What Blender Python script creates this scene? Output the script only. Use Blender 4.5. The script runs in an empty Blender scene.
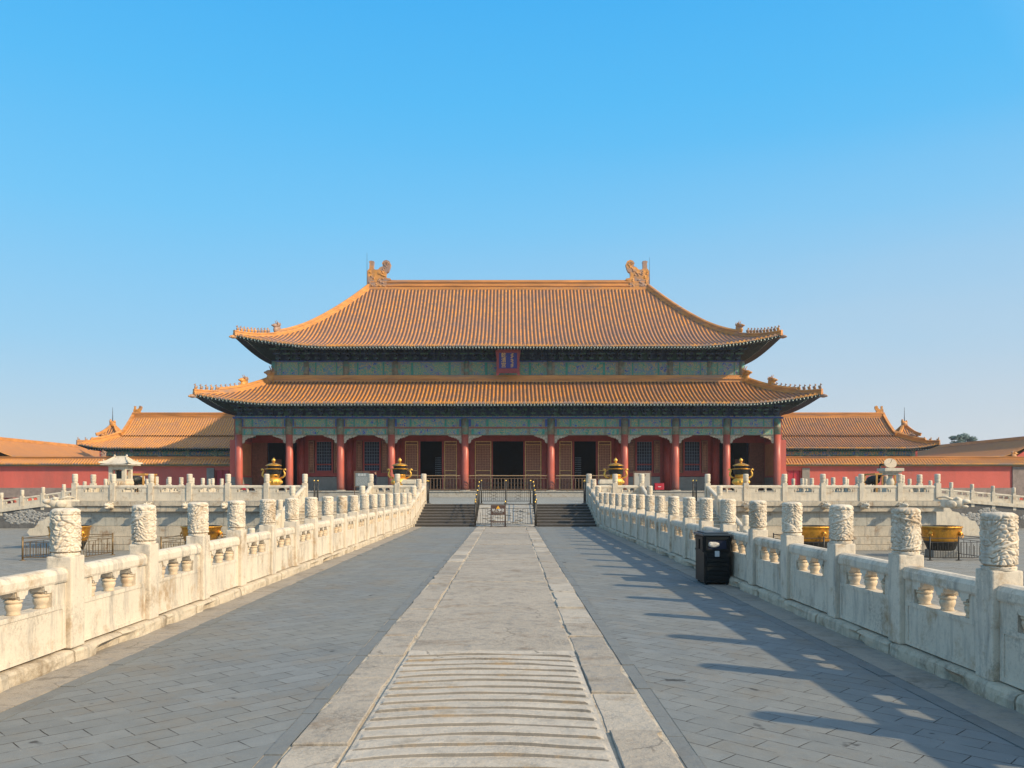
import bpy, bmesh, math, random
from mathutils import Vector, Matrix, noise
from mathutils.geometry import tessellate_polygon
random.seed(7)
S = bpy.context.scene
R = math.radians
PI = math.pi

# ------------------------------------------------------------------ camera, light, exposure
F = 830.0                                   # focal length in pixels of a 1024 px wide frame
cam_d = bpy.data.cameras.new("camera"); cam = bpy.data.objects.new("camera", cam_d)
S.collection.objects.link(cam); S.camera = cam
cam.location = (0.187, 0, 1.7); cam.rotation_euler = (R(90), 0, 0)
cam_d.sensor_width = 36.0; cam_d.lens = F / 1024 * 36.0
cam_d.shift_x = 2 / 1024; cam_d.shift_y = 104 / 1024
cam_d.clip_end = 4000; cam_d.clip_start = 0.05

TO_SUN = Vector((2.1, -1.14, 1.5)).normalized()
sun_d = bpy.data.lights.new("sun", 'SUN'); sun = bpy.data.objects.new("sun", sun_d)
S.collection.objects.link(sun)
sun.rotation_euler = TO_SUN.to_track_quat('Z', 'Y').to_euler()
sun_d.energy = 4.4; sun_d.angle = R(1.1); sun_d.color = (1.0, 0.80, 0.52)
W = bpy.data.worlds.new("World"); S.world = W; W.use_nodes = True
wn = W.node_tree; sky = wn.nodes.new('ShaderNodeTexSky'); sky.sky_type = 'NISHITA'; sky.sun_disc = False
sky.sun_elevation = math.asin(TO_SUN.z)
sky.sun_rotation = math.atan2(TO_SUN.x, TO_SUN.y)
sky.air_density = 1.0; sky.dust_density = 0.4; sky.ozone_density = 3.0; sky.altitude = 0
bg = wn.nodes['Background']; bg.inputs[1].default_value = 0.15
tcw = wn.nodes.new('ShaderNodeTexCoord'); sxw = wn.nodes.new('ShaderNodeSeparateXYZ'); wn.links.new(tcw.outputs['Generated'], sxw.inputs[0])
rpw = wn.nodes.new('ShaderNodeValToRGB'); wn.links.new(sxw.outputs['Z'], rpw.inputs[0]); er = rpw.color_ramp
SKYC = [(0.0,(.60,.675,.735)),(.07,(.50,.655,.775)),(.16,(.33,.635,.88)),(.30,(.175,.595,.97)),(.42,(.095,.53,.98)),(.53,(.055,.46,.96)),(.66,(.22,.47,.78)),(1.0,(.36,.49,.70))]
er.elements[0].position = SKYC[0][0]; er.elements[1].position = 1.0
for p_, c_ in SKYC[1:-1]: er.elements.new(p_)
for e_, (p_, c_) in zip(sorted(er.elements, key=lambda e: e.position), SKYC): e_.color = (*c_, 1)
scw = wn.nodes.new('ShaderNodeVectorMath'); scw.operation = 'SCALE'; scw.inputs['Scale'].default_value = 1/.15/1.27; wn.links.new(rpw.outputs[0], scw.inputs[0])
mxw = wn.nodes.new('ShaderNodeMix'); mxw.data_type = 'RGBA'; mxw.inputs[0].default_value = .93
wn.links.new(sky.outputs[0], mxw.inputs[6]); 
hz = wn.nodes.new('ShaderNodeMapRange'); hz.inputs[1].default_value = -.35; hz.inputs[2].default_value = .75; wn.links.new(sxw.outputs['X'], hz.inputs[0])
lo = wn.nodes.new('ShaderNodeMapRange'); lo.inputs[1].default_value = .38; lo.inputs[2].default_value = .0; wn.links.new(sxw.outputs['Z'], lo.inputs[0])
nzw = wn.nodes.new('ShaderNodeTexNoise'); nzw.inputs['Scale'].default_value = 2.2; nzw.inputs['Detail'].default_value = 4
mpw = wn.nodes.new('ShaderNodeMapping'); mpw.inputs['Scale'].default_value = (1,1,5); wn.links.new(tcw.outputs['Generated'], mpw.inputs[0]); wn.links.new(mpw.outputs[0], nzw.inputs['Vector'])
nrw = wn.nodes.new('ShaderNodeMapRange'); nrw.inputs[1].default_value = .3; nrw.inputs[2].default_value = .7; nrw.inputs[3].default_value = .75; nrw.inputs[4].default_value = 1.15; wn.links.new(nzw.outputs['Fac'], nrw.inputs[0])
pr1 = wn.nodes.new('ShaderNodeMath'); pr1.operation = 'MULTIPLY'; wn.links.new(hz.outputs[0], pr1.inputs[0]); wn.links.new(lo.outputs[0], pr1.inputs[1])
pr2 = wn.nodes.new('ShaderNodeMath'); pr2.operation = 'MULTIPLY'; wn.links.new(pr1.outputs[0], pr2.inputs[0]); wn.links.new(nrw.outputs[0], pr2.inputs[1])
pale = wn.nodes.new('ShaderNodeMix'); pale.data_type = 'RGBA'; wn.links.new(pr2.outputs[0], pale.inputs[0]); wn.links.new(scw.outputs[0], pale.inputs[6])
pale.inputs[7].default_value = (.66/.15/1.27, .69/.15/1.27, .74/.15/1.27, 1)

# broad pale glow round the sun behind the camera, added to fill the shade
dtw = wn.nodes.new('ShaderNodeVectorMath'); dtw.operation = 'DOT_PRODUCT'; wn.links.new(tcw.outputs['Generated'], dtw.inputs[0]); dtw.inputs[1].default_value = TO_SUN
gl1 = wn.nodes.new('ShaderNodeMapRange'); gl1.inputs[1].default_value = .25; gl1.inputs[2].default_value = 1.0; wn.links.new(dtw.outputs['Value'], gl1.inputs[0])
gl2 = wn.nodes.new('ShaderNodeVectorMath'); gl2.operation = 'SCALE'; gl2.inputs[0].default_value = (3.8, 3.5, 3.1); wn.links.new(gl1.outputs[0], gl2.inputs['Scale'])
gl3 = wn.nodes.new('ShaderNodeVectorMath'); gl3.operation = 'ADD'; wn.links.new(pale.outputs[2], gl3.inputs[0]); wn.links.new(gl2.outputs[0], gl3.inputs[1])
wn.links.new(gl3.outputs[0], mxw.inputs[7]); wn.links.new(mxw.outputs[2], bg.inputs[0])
S.view_settings.view_transform = 'Standard'; S.view_settings.look = 'None'
S.view_settings.exposure = 0.30; S.view_settings.gamma = 1.0; S.view_settings.use_curve_mapping = False
S.render.film_transparent = False
try:
    S.cycles.max_bounces = 6; S.cycles.diffuse_bounces = 4; S.cycles.glossy_bounces = 3
except Exception: pass

# ------------------------------------------------------------------ helpers
class MB:
    def __init__(s): s.v = []; s.f = []; s.uv = []; s.m = []; s.sm = []
    def add(s, vs, fs, mi=0, uvs=None, smooth=False):
        o = len(s.v); s.v += [tuple(p) for p in vs]
        for f in fs:
            s.f.append([o + i for i in f]); s.m.append(mi); s.sm.append(smooth)
            s.uv.append([uvs[i] for i in f] if uvs else None)
    def box(s, x0, x1, y0, y1, z0, z1, mi=0, c=0.0):
        if c <= 0:
            vs = [(x, y, z) for z in (z0, z1) for y in (y0, y1) for x in (x0, x1)]
            s.add(vs, [(0,2,3,1),(4,5,7,6),(0,1,5,4),(2,6,7,3),(0,4,6,2),(1,3,7,5)], mi); return
        b = bmesh.new(); bmesh.ops.create_cube(b, size=1)
        for v in b.verts:
            v.co = Vector(((x0+x1)/2 + v.co.x*(x1-x0), (y0+y1)/2 + v.co.y*(y1-y0), (z0+z1)/2 + v.co.z*(z1-z0)))
        bmesh.ops.bevel(b, geom=b.edges[:], offset=c, segments=2, affect='EDGES', profile=0.6)
        s.bm(b, mi)
    def bm(s, b, mi=0, smooth=False, M=None):
        b.verts.index_update()
        s.add([(M @ v.co) if M else v.co for v in b.verts], [[v.index for v in f.verts] for f in b.faces], mi, None, smooth); b.free()
    def lathe(s, prof, c=(0,0,0), n=24, mi=0, smooth=True, mis=None):
        vs = []; fs = []
        for r, z in prof:
            for k in range(n):
                a = 2*PI*k/n; vs.append((c[0]+r*math.cos(a), c[1]+r*math.sin(a), c[2]+z))
        m = len(prof)
        for i in range(m-1):
            q = [(i*n+k, i*n+(k+1)%n, (i+1)*n+(k+1)%n, (i+1)*n+k) for k in range(n)]
            if mis: s.add(vs, q, mis[i], None, smooth) if False else None
            fs.append(q)
        o = len(s.v); s.v += vs
        for i, q in enumerate(fs):
            for f in q:
                s.f.append([o+j for j in f]); s.m.append(mis[i] if mis else mi); s.uv.append(None); s.sm.append(smooth)
        for i, rev in ((0, True), (m-1, False)):
            if prof[i][0] > 1e-4:
                f = [o+i*n+k for k in range(n)]
                s.f.append(f[::-1] if rev else f); s.m.append((mis[max(0,i-1)] if mis else mi)); s.uv.append(None); s.sm.append(False)
    def tube(s, pts, r, n=8, mi=0, caps=True, smooth=True):
        pts = [Vector(p) for p in pts]
        rs = r if isinstance(r, (list, tuple)) else [r]*len(pts)
        o = len(s.v); up = None
        for i, p in enumerate(pts):
            d = (pts[min(i+1, len(pts)-1)] - pts[max(i-1, 0)]).normalized()
            if up is None:
                up = Vector((0,0,1)) if abs(d.z) < .9 else Vector((0,1,0))
            a = d.cross(up).normalized(); b = a.cross(d).normalized(); up = b
            for k in range(n):
                t = 2*PI*k/n; s.v.append(tuple(p + (a*math.cos(t) + b*math.sin(t))*rs[i]))
        for i in range(len(pts)-1):
            for k in range(n):
                s.f.append([o+i*n+k, o+i*n+(k+1)%n, o+(i+1)*n+(k+1)%n, o+(i+1)*n+k]); s.m.append(mi); s.uv.append(None); s.sm.append(smooth)
        if caps:
            s.f.append([o+k for k in range(n)]); s.f.append([o+(len(pts)-1)*n+k for k in range(n)][::-1])
            s.m += [mi]*2; s.uv += [None]*2; s.sm += [False]*2
    def bar(s, a, b, w, h, mi=0):
        """rectangular bar from a to b, width w (horizontal), height h"""
        a = Vector(a); b = Vector(b); d = (b-a).normalized()
        up = Vector((0,0,1)) if abs(d.z) < .99 else Vector((0,1,0))
        x = d.cross(up).normalized()*w/2; z = x.cross(d).normalized()*h/2
        vs = [a-x-z, a+x-z, a+x+z, a-x+z, b-x-z, b+x-z, b+x+z, b-x+z]
        s.add(vs, [(0,1,2,3),(7,6,5,4),(0,4,5,1),(1,5,6,2),(2,6,7,3),(3,7,4,0)], mi)
    def ell(s, c, r, mi=0, n=12, m=8):
        b = bmesh.new(); bmesh.ops.create_uvsphere(b, u_segments=n, v_segments=m, radius=1)
        M = Matrix.Translation(c) @ Matrix.Diagonal((r[0], r[1], r[2], 1)); s.bm(b, mi, True, M)
    def plate(s, outer, holes, y0, y1, mi=0, axis='y'):
        """polygon (x,z) with holes extruded from y0 to y1"""
        loops = [outer] + holes
        tris = tessellate_polygon([[Vector((p[0], p[1], 0)) for p in l] for l in loops])
        flat = [p for l in loops for p in l]; n = len(flat)
        def P(p, y): return (p[0], y, p[1]) if axis == 'y' else (y, p[0], p[1])
        vs = [P(p, y0) for p in flat] + [P(p, y1) for p in flat]
        fs = [tuple(t) for t in tris] + [tuple(i+n for i in reversed(t)) for t in tris]
        o = 0
        for l in loops:
            k = len(l)
            for i in range(k): fs.append((o+i, o+(i+1)%k, n+o+(i+1)%k, n+o+i))
            o += k
        s.add(vs, fs, mi)
    def mesh(s, name, mats, recalc=True):
        me = bpy.data.meshes.new(name); me.from_pydata(s.v, [], s.f)
        for m in (mats if isinstance(mats, (list, tuple)) else [mats]): me.materials.append(m)
        me.polygons.foreach_set('material_index', s.m); me.polygons.foreach_set('use_smooth', s.sm)
        if any(u for u in s.uv):
            l = me.uv_layers.new(name='UVMap'); i = 0
            for f, u in zip(s.f, s.uv):
                for k in range(len(f)):
                    l.data[i].uv = u[k] if u else (0, 0); i += 1
        me.update()
        if recalc:
            b = bmesh.new(); b.from_mesh(me); bmesh.ops.recalc_face_normals(b, faces=b.faces[:]); b.to_mesh(me); b.free()
        return me
    def build(s, name, mats, parent=None, recalc=True, loc=None):
        o = bpy.data.objects.new(name, s.mesh(name, mats, recalc)); S.collection.objects.link(o)
        if parent: o.parent = parent
        if loc: o.location = loc
        return o

def inst(name, me, parent=None, loc=(0,0,0), rz=0):
    o = bpy.data.objects.new(name, me); S.collection.objects.link(o)
    o.location = loc; o.rotation_euler = (0, 0, rz)
    if parent: o.parent = parent
    return o
def tag(o, label=None, cat=None, group=None, kind=None):
    if label: o['label'] = label
    if cat: o['category'] = cat
    if group: o['group'] = group
    if kind: o['kind'] = kind
    return o
def thing(name, label, cat, loc=(0,0,0), rz=0, group=None):
    o = bpy.data.objects.new(name, None); S.collection.objects.link(o); o.location = loc; o.rotation_euler = (0,0,rz)
    o.empty_display_size = .1
    return tag(o, label, cat, group)
def copy_tree(o, parent=None):
    c = o.copy(); S.collection.objects.link(c)
    if parent: c.parent = parent
    for ch in [x for x in bpy.data.objects if x.parent == o]: copy_tree(ch, c)
    return c

# ------------------------------------------------------------------ materials
def nt(name):
    m = bpy.data.materials.new(name); m.use_nodes = True; return m, m.node_tree, m.node_tree.nodes['Principled BSDF']
def L(t, a, b): t.links.new(a, b)
def coords(t, rand=True, kind='Object'):
    tc = t.nodes.new('ShaderNodeTexCoord'); out = tc.outputs[kind]
    if rand:
        oi = t.nodes.new('ShaderNodeObjectInfo'); mu = t.nodes.new('ShaderNodeMath'); mu.operation = 'MULTIPLY'; mu.inputs[1].default_value = 57.0
        L(t, oi.outputs['Random'], mu.inputs[0])
        ad = t.nodes.new('ShaderNodeVectorMath'); ad.operation = 'ADD'; L(t, out, ad.inputs[0]); L(t, mu.outputs[0], ad.inputs[1]); out = ad.outputs[0]
    return out
def ns(t, co, scale, detail=5, rough=.6, stretch=None):
    n = t.nodes.new('ShaderNodeTexNoise'); n.inputs['Scale'].default_value = scale; n.inputs['Detail'].default_value = detail; n.inputs['Roughness'].default_value = rough
    if stretch:
        mp = t.nodes.new('ShaderNodeMapping'); mp.inputs['Scale'].default_value = stretch; L(t, co, mp.inputs[0]); co = mp.outputs[0]
    L(t, co, n.inputs['Vector']); return n.outputs['Fac']
def ramp(t, f, a, b, lo=0., hi=1.):
    r = t.nodes.new('ShaderNodeMapRange'); r.inputs[1].default_value = a; r.inputs[2].default_value = b; r.inputs[3].default_value = lo; r.inputs[4].default_value = hi
    L(t, f, r.inputs[0]); return r.outputs[0]
def mix(t, f, a, b, mode='MIX'):
    n = t.nodes.new('ShaderNodeMix'); n.data_type = 'RGBA'; n.blend_type = mode
    for s, v in ((n.inputs[0], f), (n.inputs[6], a), (n.inputs[7], b)):
        if hasattr(v, 'is_linked') or hasattr(v, 'links'): L(t, v, s)
        elif isinstance(v, (tuple, list)): s.default_value = (*v[:3], 1)
        else: s.default_value = v
    return n.outputs[2]
def math_(t, op, a, b=None):
    n = t.nodes.new('ShaderNodeMath'); n.operation = op
    for i, v in enumerate((a, b)):
        if v is None: continue
        if isinstance(v, (int, float)): n.inputs[i].default_value = v
        else: L(t, v, n.inputs[i])
    return n.outputs[0]
def bump(t, bs, h, dist, strength=1.0, prev=None):
    b = t.nodes.new('ShaderNodeBump'); b.inputs['Distance'].default_value = dist; b.inputs['Strength'].default_value = strength
    L(t, h, b.inputs['Height'])
    if prev: L(t, prev, b.inputs['Normal'])
    L(t, b.outputs[0], bs.inputs['Normal']); return b.outputs[0]
def simple(name, c, rough=.6, metal=0., var=.25, scale=3., bmp=.0, c2=None, c2amt=(.5,.75), rand=True, streak=None, spec=None):
    m, t, bs = nt(name); co = coords(t, rand)
    f = ns(t, co, scale, 6, .65, streak)
    dark = tuple(x*(1-var) for x in c); lite = tuple(min(1, x*(1+var*.6)) for x in c)
    col = mix(t, ramp(t, f, .3, .7), dark, lite)
    if c2:
        g = ns(t, co, scale*.45, 8, .7, streak); col = mix(t, ramp(t, g, *c2amt), col, c2)
    L(t, col, bs.inputs['Base Color']); bs.inputs['Roughness'].default_value = rough; bs.inputs['Metallic'].default_value = metal
    if spec is not None: bs.inputs['Specular IOR Level'].default_value = spec
    if bmp: bump(t, bs, ns(t, co, scale*6, 6, .7), bmp)
    return m

def marble(name, c=(.66,.61,.53), dirt=(.30,.20,.11), grey=(.33,.31,.28), amt=1., point=True, bs_=.004, crack=0.):
    m, t, bs = nt(name); co = coords(t)
    big = ns(t, co, 1.6, 5, .6); fine = ns(t, co, 22, 6, .75); st = ns(t, co, 3.0, 6, .7, (2.2,2.2,.35))
    col = mix(t, ramp(t, big, .35, .65), tuple(x*.9 for x in c), c)
    col = mix(t, ramp(t, st, .50, .72, 0, .55*amt), col, grey)
    col = mix(t, ramp(t, ns(t, co, 2.3, 7, .7), .54, .74, 0, .75*amt), col, dirt)
    col = mix(t, ramp(t, fine, .54, .70, 0, .32*amt), col, tuple(x*.5 for x in c))
    col = mix(t, math_(t, 'MULTIPLY', ramp(t, ns(t, co, 34, 6, .75), .44, .66), ramp(t, ns(t, co, 2.1, 5, .6), .50, .68, 0, .55*amt)), col, tuple(x*.36 for x in c))
    if crack:
        v = t.nodes.new('ShaderNodeTexVoronoi'); v.feature = 'DISTANCE_TO_EDGE'; v.inputs['Scale'].default_value = .55
        wv = t.nodes.new('ShaderNodeTexNoise'); wv.inputs['Scale'].default_value = 2.5; wv.inputs['Detail'].default_value = 6; L(t, co, wv.inputs['Vector'])
        vs = t.nodes.new('ShaderNodeVectorMath'); vs.operation = 'SCALE'; vs.inputs['Scale'].default_value = .5; L(t, wv.outputs['Color'], vs.inputs[0])
        va = t.nodes.new('ShaderNodeVectorMath'); va.operation = 'ADD'; L(t, co, va.inputs[0]); L(t, vs.outputs[0], va.inputs[1]); L(t, va.outputs[0], v.inputs['Vector'])
        cm = math_(t, 'MULTIPLY', ramp(t, v.outputs['Distance'], .002, .008, 1, 0), ramp(t, ns(t, co, .9, 3, .6), .47, .56))
        col = mix(t, math_(t, 'MULTIPLY', cm, crack), col, (.06,.05,.04))
        pit = ramp(t, ns(t, co, 9, 8, .8), .60, .70, 0, .6); col = mix(t, pit, col, tuple(x*.45 for x in c))
    if point:
        g = t.nodes.new('ShaderNodeNewGeometry')
        col = mix(t, ramp(t, g.outputs['Pointiness'], .44, .495, .75, 0), col, dirt)
    L(t, col, bs.inputs['Base Color']); bs.inputs['Roughness'].default_value = .75; bs.inputs['Specular IOR Level'].default_value = .3
    p = bump(t, bs, ns(t, co, 70, 6, .7), bs_*.5, .8); bump(t, bs, ns(t, co, 12, 6, .65), bs_*2.2, .8, p)
    return m
M_marble = marble('white_marble', (.68,.588,.465), (.36,.24,.13), (.25,.235,.21), 1.6)
M_marble_far = marble('white_marble_weathered', (.63,.55,.43), (.34,.22,.12), amt=1.2, point=False)
M_vase = marble('marble_vase', (.66,.52,.36), (.42,.22,.09), amt=1.2)
M_kerb = marble('kerb_marble', (.56,.47,.35), (.20,.14,.08), (.22,.2,.17), 1.5, True, .008)
M_terr = marble('terrace_stone', (.53,.455,.35), (.26,.16,.09), (.17,.18,.18), 1.7, False, .01)
M_terr2 = marble('terrace_stone_recess', (.43,.405,.345), (.15,.13,.11), (.17,.20,.20), 1.5, False, .01)

def paving(name, c, w, h, joint=(.04,.035,.03), js=.006, var=.13, uvm=True, worn=.35):
    m, t, bs = nt(name)
    co = coords(t, False, 'UV')
    wob = t.nodes.new('ShaderNodeTexNoise'); wob.inputs['Scale'].default_value = 2.2; L(t, co, wob.inputs['Vector'])
    vm = t.nodes.new('ShaderNodeVectorMath'); vm.operation = 'SCALE'; vm.inputs['Scale'].default_value = .03; L(t, wob.outputs['Color'], vm.inputs[0])
    va = t.nodes.new('ShaderNodeVectorMath'); va.operation = 'ADD'; L(t, co, va.inputs[0]); L(t, vm.outputs[0], va.inputs[1])
    b = t.nodes.new('ShaderNodeTexBrick'); L(t, va.outputs[0], b.inputs['Vector'])
    b.inputs['Scale'].default_value = 1; b.inputs['Brick Width'].default_value = w; b.inputs['Row Height'].default_value = h
    b.inputs['Mortar Size'].default_value = js; b.inputs['Mortar Smooth'].default_value = .3; b.inputs['Bias'].default_value = 0
    b.inputs['Color1'].default_value = (*[x*(1-var) for x in c], 1); b.inputs['Color2'].default_value = (*[x*(1+var*.5) for x in c], 1)
    b.inputs['Mortar'].default_value = (*c, 1)
    jm = math_(t, 'MULTIPLY', b.outputs['Fac'], ramp(t, ns(t, co, 3.0, 5, .7), .40, .55))
    col = mix(t, ramp(t, ns(t, co, .55, 5, .6), .4, .62, 0, worn), b.outputs['Color'], (c[0]*1.25, c[1]*1.1, c[2]*.9))
    col = mix(t, ramp(t, ns(t, co, 5, 8, .75), .35, .65, 0, .35), col, tuple(x*.6 for x in c))
    col = mix(t, ramp(t, ns(t, co, 1.3, 8, .75), .55, .75, 0, .45), col, tuple(x*.55 for x in c))
    col = mix(t, ramp(t, ns(t, co, 3.1, 3, .5), .69, .73, 0, .9), col, (.05,.05,.05))
    col = mix(t, ramp(t, ns(t, co, 40, 3, .6), .66, .74, 0, .5), col, (.42,.38,.32))
    col = mix(t, ramp(t, ns(t, co, .8, 7, .75), .50, .66, 0, .5), col, (.20,.165,.12))
    chips = math_(t, 'MULTIPLY', ramp(t, ns(t, co, 7, 5, .7), .56, .60), ramp(t, b.outputs['Fac'], .02, .3))
    col = mix(t, chips, col, (.11,.085,.065))
    col = mix(t, jm, col, joint)
    L(t, col, bs.inputs['Base Color']); bs.inputs['Roughness'].default_value = .85; bs.inputs['Specular IOR Level'].default_value = .2
    inv = math_(t, 'SUBTRACT', 1.0, jm)
    p = bump(t, bs, inv, .008, .8)
    p = bump(t, bs, ns(t, co, 30, 6, .7), .003, .8, p); bump(t, bs, ns(t, co, 2.5, 4, .6), .02, .5, p)
    return m
M_brick = paving('grey_brick_paving', (.190,.205,.21), .43, .205, js=.0045)
M_court = paving('courtyard_brick_paving', (.25,.25,.235), .5, .25, js=.01)
M_terrpav = paving('terrace_brick_paving', (.28,.29,.28), .5, .5, js=.008)
M_slab = marble('walk_slab_stone', (.375,.325,.265), (.22,.165,.115), (.20,.19,.175), 1.6, False, .010, .5)
M_slab_l = marble('walk_slab_stone_pale', (.45,.395,.325), (.27,.21,.15), (.3,.285,.26), 1.5, False, .010, .45)
M_slab_g = marble('walk_slab_stone_grey', (.33,.29,.24), (.20,.165,.125), (.2,.2,.2), 1.6, False, .010, .45)
M_slab_b = marble('border_stone_bluegrey', (.175,.183,.18), (.13,.11,.09), (.13,.14,.15), .8, False, .005)
M_wash = marble('ridged_slab_stone', (.50,.44,.365), (.27,.21,.14), (.28,.26,.23), 1.2, False, .008, .7)
M_groove = marble('groove_grime', (.19,.17,.145), (.38,.24,.10), (.14,.13,.115), 1.2, False, .004)
M_joint = simple('joint_earth', (.06,.05,.04), .95, var=.4, scale=8)

def tile(name, c1=(.62,.235,.038), c2=(.73,.33,.07), trough=(.12,.068,.05), grime=(.26,.14,.075), g=.6):
    m, t, bs = nt(name); tc = t.nodes.new('ShaderNodeTexCoord'); uv = tc.outputs['UV']
    sx = t.nodes.new('ShaderNodeSeparateXYZ'); L(t, uv, sx.inputs[0])
    fl = t.nodes.new('ShaderNodeVectorMath'); fl.operation = 'FLOOR'
    ad = t.nodes.new('ShaderNodeVectorMath'); ad.operation = 'ADD'; ad.inputs[1].default_value = (.5,0,0); L(t, uv, ad.inputs[0]); L(t, ad.outputs[0], fl.inputs[0])
    w = t.nodes.new('ShaderNodeTexWhiteNoise'); w.noise_dimensions = '2D'; L(t, fl.outputs[0], w.inputs['Vector'])
    col = mix(t, w.outputs['Value'], c1, c2)
    big = ns(t, uv, .12, 6, .7); col = mix(t, ramp(t, big, .42, .64, 0, .8), col, (.36,.19,.12))
    col = mix(t, ramp(t, ns(t, uv, .9, 4, .7), .50, .66, 0, .65), col, (.33,.20,.15))
    col = mix(t, ramp(t, w.outputs['Value'], .62, .9, 0, g), col, grime)
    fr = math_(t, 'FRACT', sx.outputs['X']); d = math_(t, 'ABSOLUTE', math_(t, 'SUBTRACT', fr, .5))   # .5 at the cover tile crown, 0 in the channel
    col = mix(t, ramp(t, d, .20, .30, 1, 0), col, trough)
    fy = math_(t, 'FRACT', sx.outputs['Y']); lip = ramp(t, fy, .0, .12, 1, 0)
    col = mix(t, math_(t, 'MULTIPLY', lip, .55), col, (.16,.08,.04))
    L(t, col, bs.inputs['Base Color']); bs.inputs['Roughness'].default_value = .42; bs.inputs['Specular IOR Level'].default_value = .35
    bump(t, bs, fy, .04, .8)
    return m
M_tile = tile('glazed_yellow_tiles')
M_tile2 = tile('glazed_clean_sunlit_tiles', (.66,.27,.04), (.76,.36,.07), (.36,.16,.06), (.34,.16,.07), .35)  # less grime, and the left roofs' sunlight put into the colour
M_glaze = simple('glazed_orange_ceramic', (.62,.27,.05), .4, var=.45, scale=1.8, bmp=.03, c2=(.30,.19,.14), c2amt=(.45,.57))
M_glaze_r = simple('glazed_ridge_ceramic', (.60,.25,.055), .42, var=.35, scale=1.2, bmp=.03, c2=(.28,.17,.12), c2amt=(.52,.68), streak=(.3,1,2.5))
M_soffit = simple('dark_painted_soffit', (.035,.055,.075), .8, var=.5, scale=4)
M_rafter = simple('painted_rafter', (.045,.085,.085), .7, var=.4, scale=5)
M_rafend = simple('painted_rafter_end', (.55,.62,.55), .6, var=.25, scale=5)
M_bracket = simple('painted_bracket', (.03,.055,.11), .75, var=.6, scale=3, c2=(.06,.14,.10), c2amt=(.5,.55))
def painted(name, a=(.035,.21,.16), b=(.028,.07,.30), gold=(.46,.30,.11), sc=1.9):
    m, t, bs = nt(name); co = coords(t)
    v = t.nodes.new('ShaderNodeTexVoronoi'); v.inputs['Scale'].default_value = sc; L(t, co, v.inputs['Vector'])
    sp = t.nodes.new('ShaderNodeSeparateColor'); L(t, v.outputs['Color'], sp.inputs[0])
    col = mix(t, ramp(t, sp.outputs[0], .48, .52), a, b)
    col = mix(t, ramp(t, v.outputs['Distance'], .30, .36, 0, .6), col, (.16,.30,.22))
    n = ns(t, co, sc*4.5, 3, .7); col = mix(t, ramp(t, n, .50, .57, 0, .85), col, gold)
    col = mix(t, ramp(t, ns(t, co, sc*8, 2, .7), .58, .64, 0, .7), col, (.10,.30,.26))
    L(t, col, bs.inputs['Base Color']); bs.inputs['Roughness'].default_value = .65; return m
M_paint_g = painted('painted_beam_green'); M_paint_b = painted('painted_beam_blue', (.035,.10,.34), (.04,.25,.20))
M_paint_e = simple('painted_beam_edge', (.23,.19,.13), .65, var=.4, scale=4, c2=(.10,.26,.20), c2amt=(.5,.6))
M_paint_blue = simple('painted_blue_trim', (.03,.07,.26), .65, var=.35, scale=5)
M_paint_teal = simple('painted_teal_trim', (.04,.26,.20), .65, var=.35, scale=5)
M_wingblue = painted('wing_beam_blue', (.07,.22,.65), (.10,.45,.42), (.80,.58,.25), 1.9)
M_quetti = simple('carved_bracket_plate', (.50,.40,.29), .7, var=.5, scale=6, bmp=.05, c2=(.22,.24,.18), c2amt=(.56,.66))
M_red_col = simple('red_column_lacquer', (.47,.105,.07), .42, var=.2, scale=1.4, c2=(.17,.06,.05), c2amt=(.6,.8), streak=(1,1,.4))
def scuffed():
    t = M_red_col.node_tree; bs = t.nodes['Principled BSDF']; src = bs.inputs['Base Color'].links[0].from_socket
    co = coords(t, False); sz = t.nodes.new('ShaderNodeSeparateXYZ'); L(t, co, sz.inputs[0])
    zz = math_(t, 'ADD', sz.outputs['Z'], math_(t, 'MULTIPLY', ns(t, coords(t), 1.2, 6, .7), 2.2))
    col = mix(t, ramp(t, zz, 2.9, 4.3, .75, 0), src, (.13,.065,.055)); L(t, col, bs.inputs['Base Color'])
scuffed()
M_red = simple('red_lacquer', (.34,.045,.034), .6, var=.25, scale=2)
M_redwall = simple('red_plaster', (.57,.115,.085), .85, var=.13, scale=.6, bmp=.02, c2=(.40,.11,.085), c2amt=(.46,.68), streak=(1,1,.3))
M_ochre = simple('orange_plaster', (.55,.22,.09), .8, var=.2, scale=1.2)
M_door = simple('door_wood', (.20,.065,.035), .55, var=.35, scale=5)
M_gilt = simple('gilded_trim', (.72,.40,.13), .45, var=.35, scale=5)
M_gold = simple('gilt_bronze', (.84,.47,.09), .42, metal=.7, var=.3, scale=6, c2=(.30,.15,.04), c2amt=(.55,.75), bmp=.01)
M_goldw = simple('worn_gilt_bronze', (.72,.34,.045), .36, metal=.75, var=.35, scale=4, c2=(.10,.06,.03), c2amt=(.53,.68), bmp=.015)
M_bronze = simple('dark_bronze', (.035,.035,.032), .5, metal=.5, var=.5, scale=5, c2=(.10,.07,.03), c2amt=(.6,.7))
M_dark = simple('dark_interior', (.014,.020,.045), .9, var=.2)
M_lattice = simple('window_lattice', (.15,.19,.24), .6, var=.2, scale=5)
M_dado = simple('grey_stone_dado', (.25,.235,.205), .8, var=.2, scale=2, bmp=.02)
M_dadob = simple('grey_brick_plinth', (.27,.21,.18), .9, var=.3, scale=2.5, bmp=.03)
M_plat = marble('platform_stone', (.40,.37,.32), (.24,.17,.11), (.22,.22,.21), 1.4, False, .01)
M_iron = simple('dark_iron_rail', (.045,.04,.034), .5, metal=.3, var=.4, scale=8)
M_brassr = simple('tarnished_brass_rail', (.20,.13,.06), .45, metal=.5, var=.4, scale=8)
M_knob = simple('brass_knob', (.80,.50,.12), .3, metal=.8, var=.15)
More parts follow.
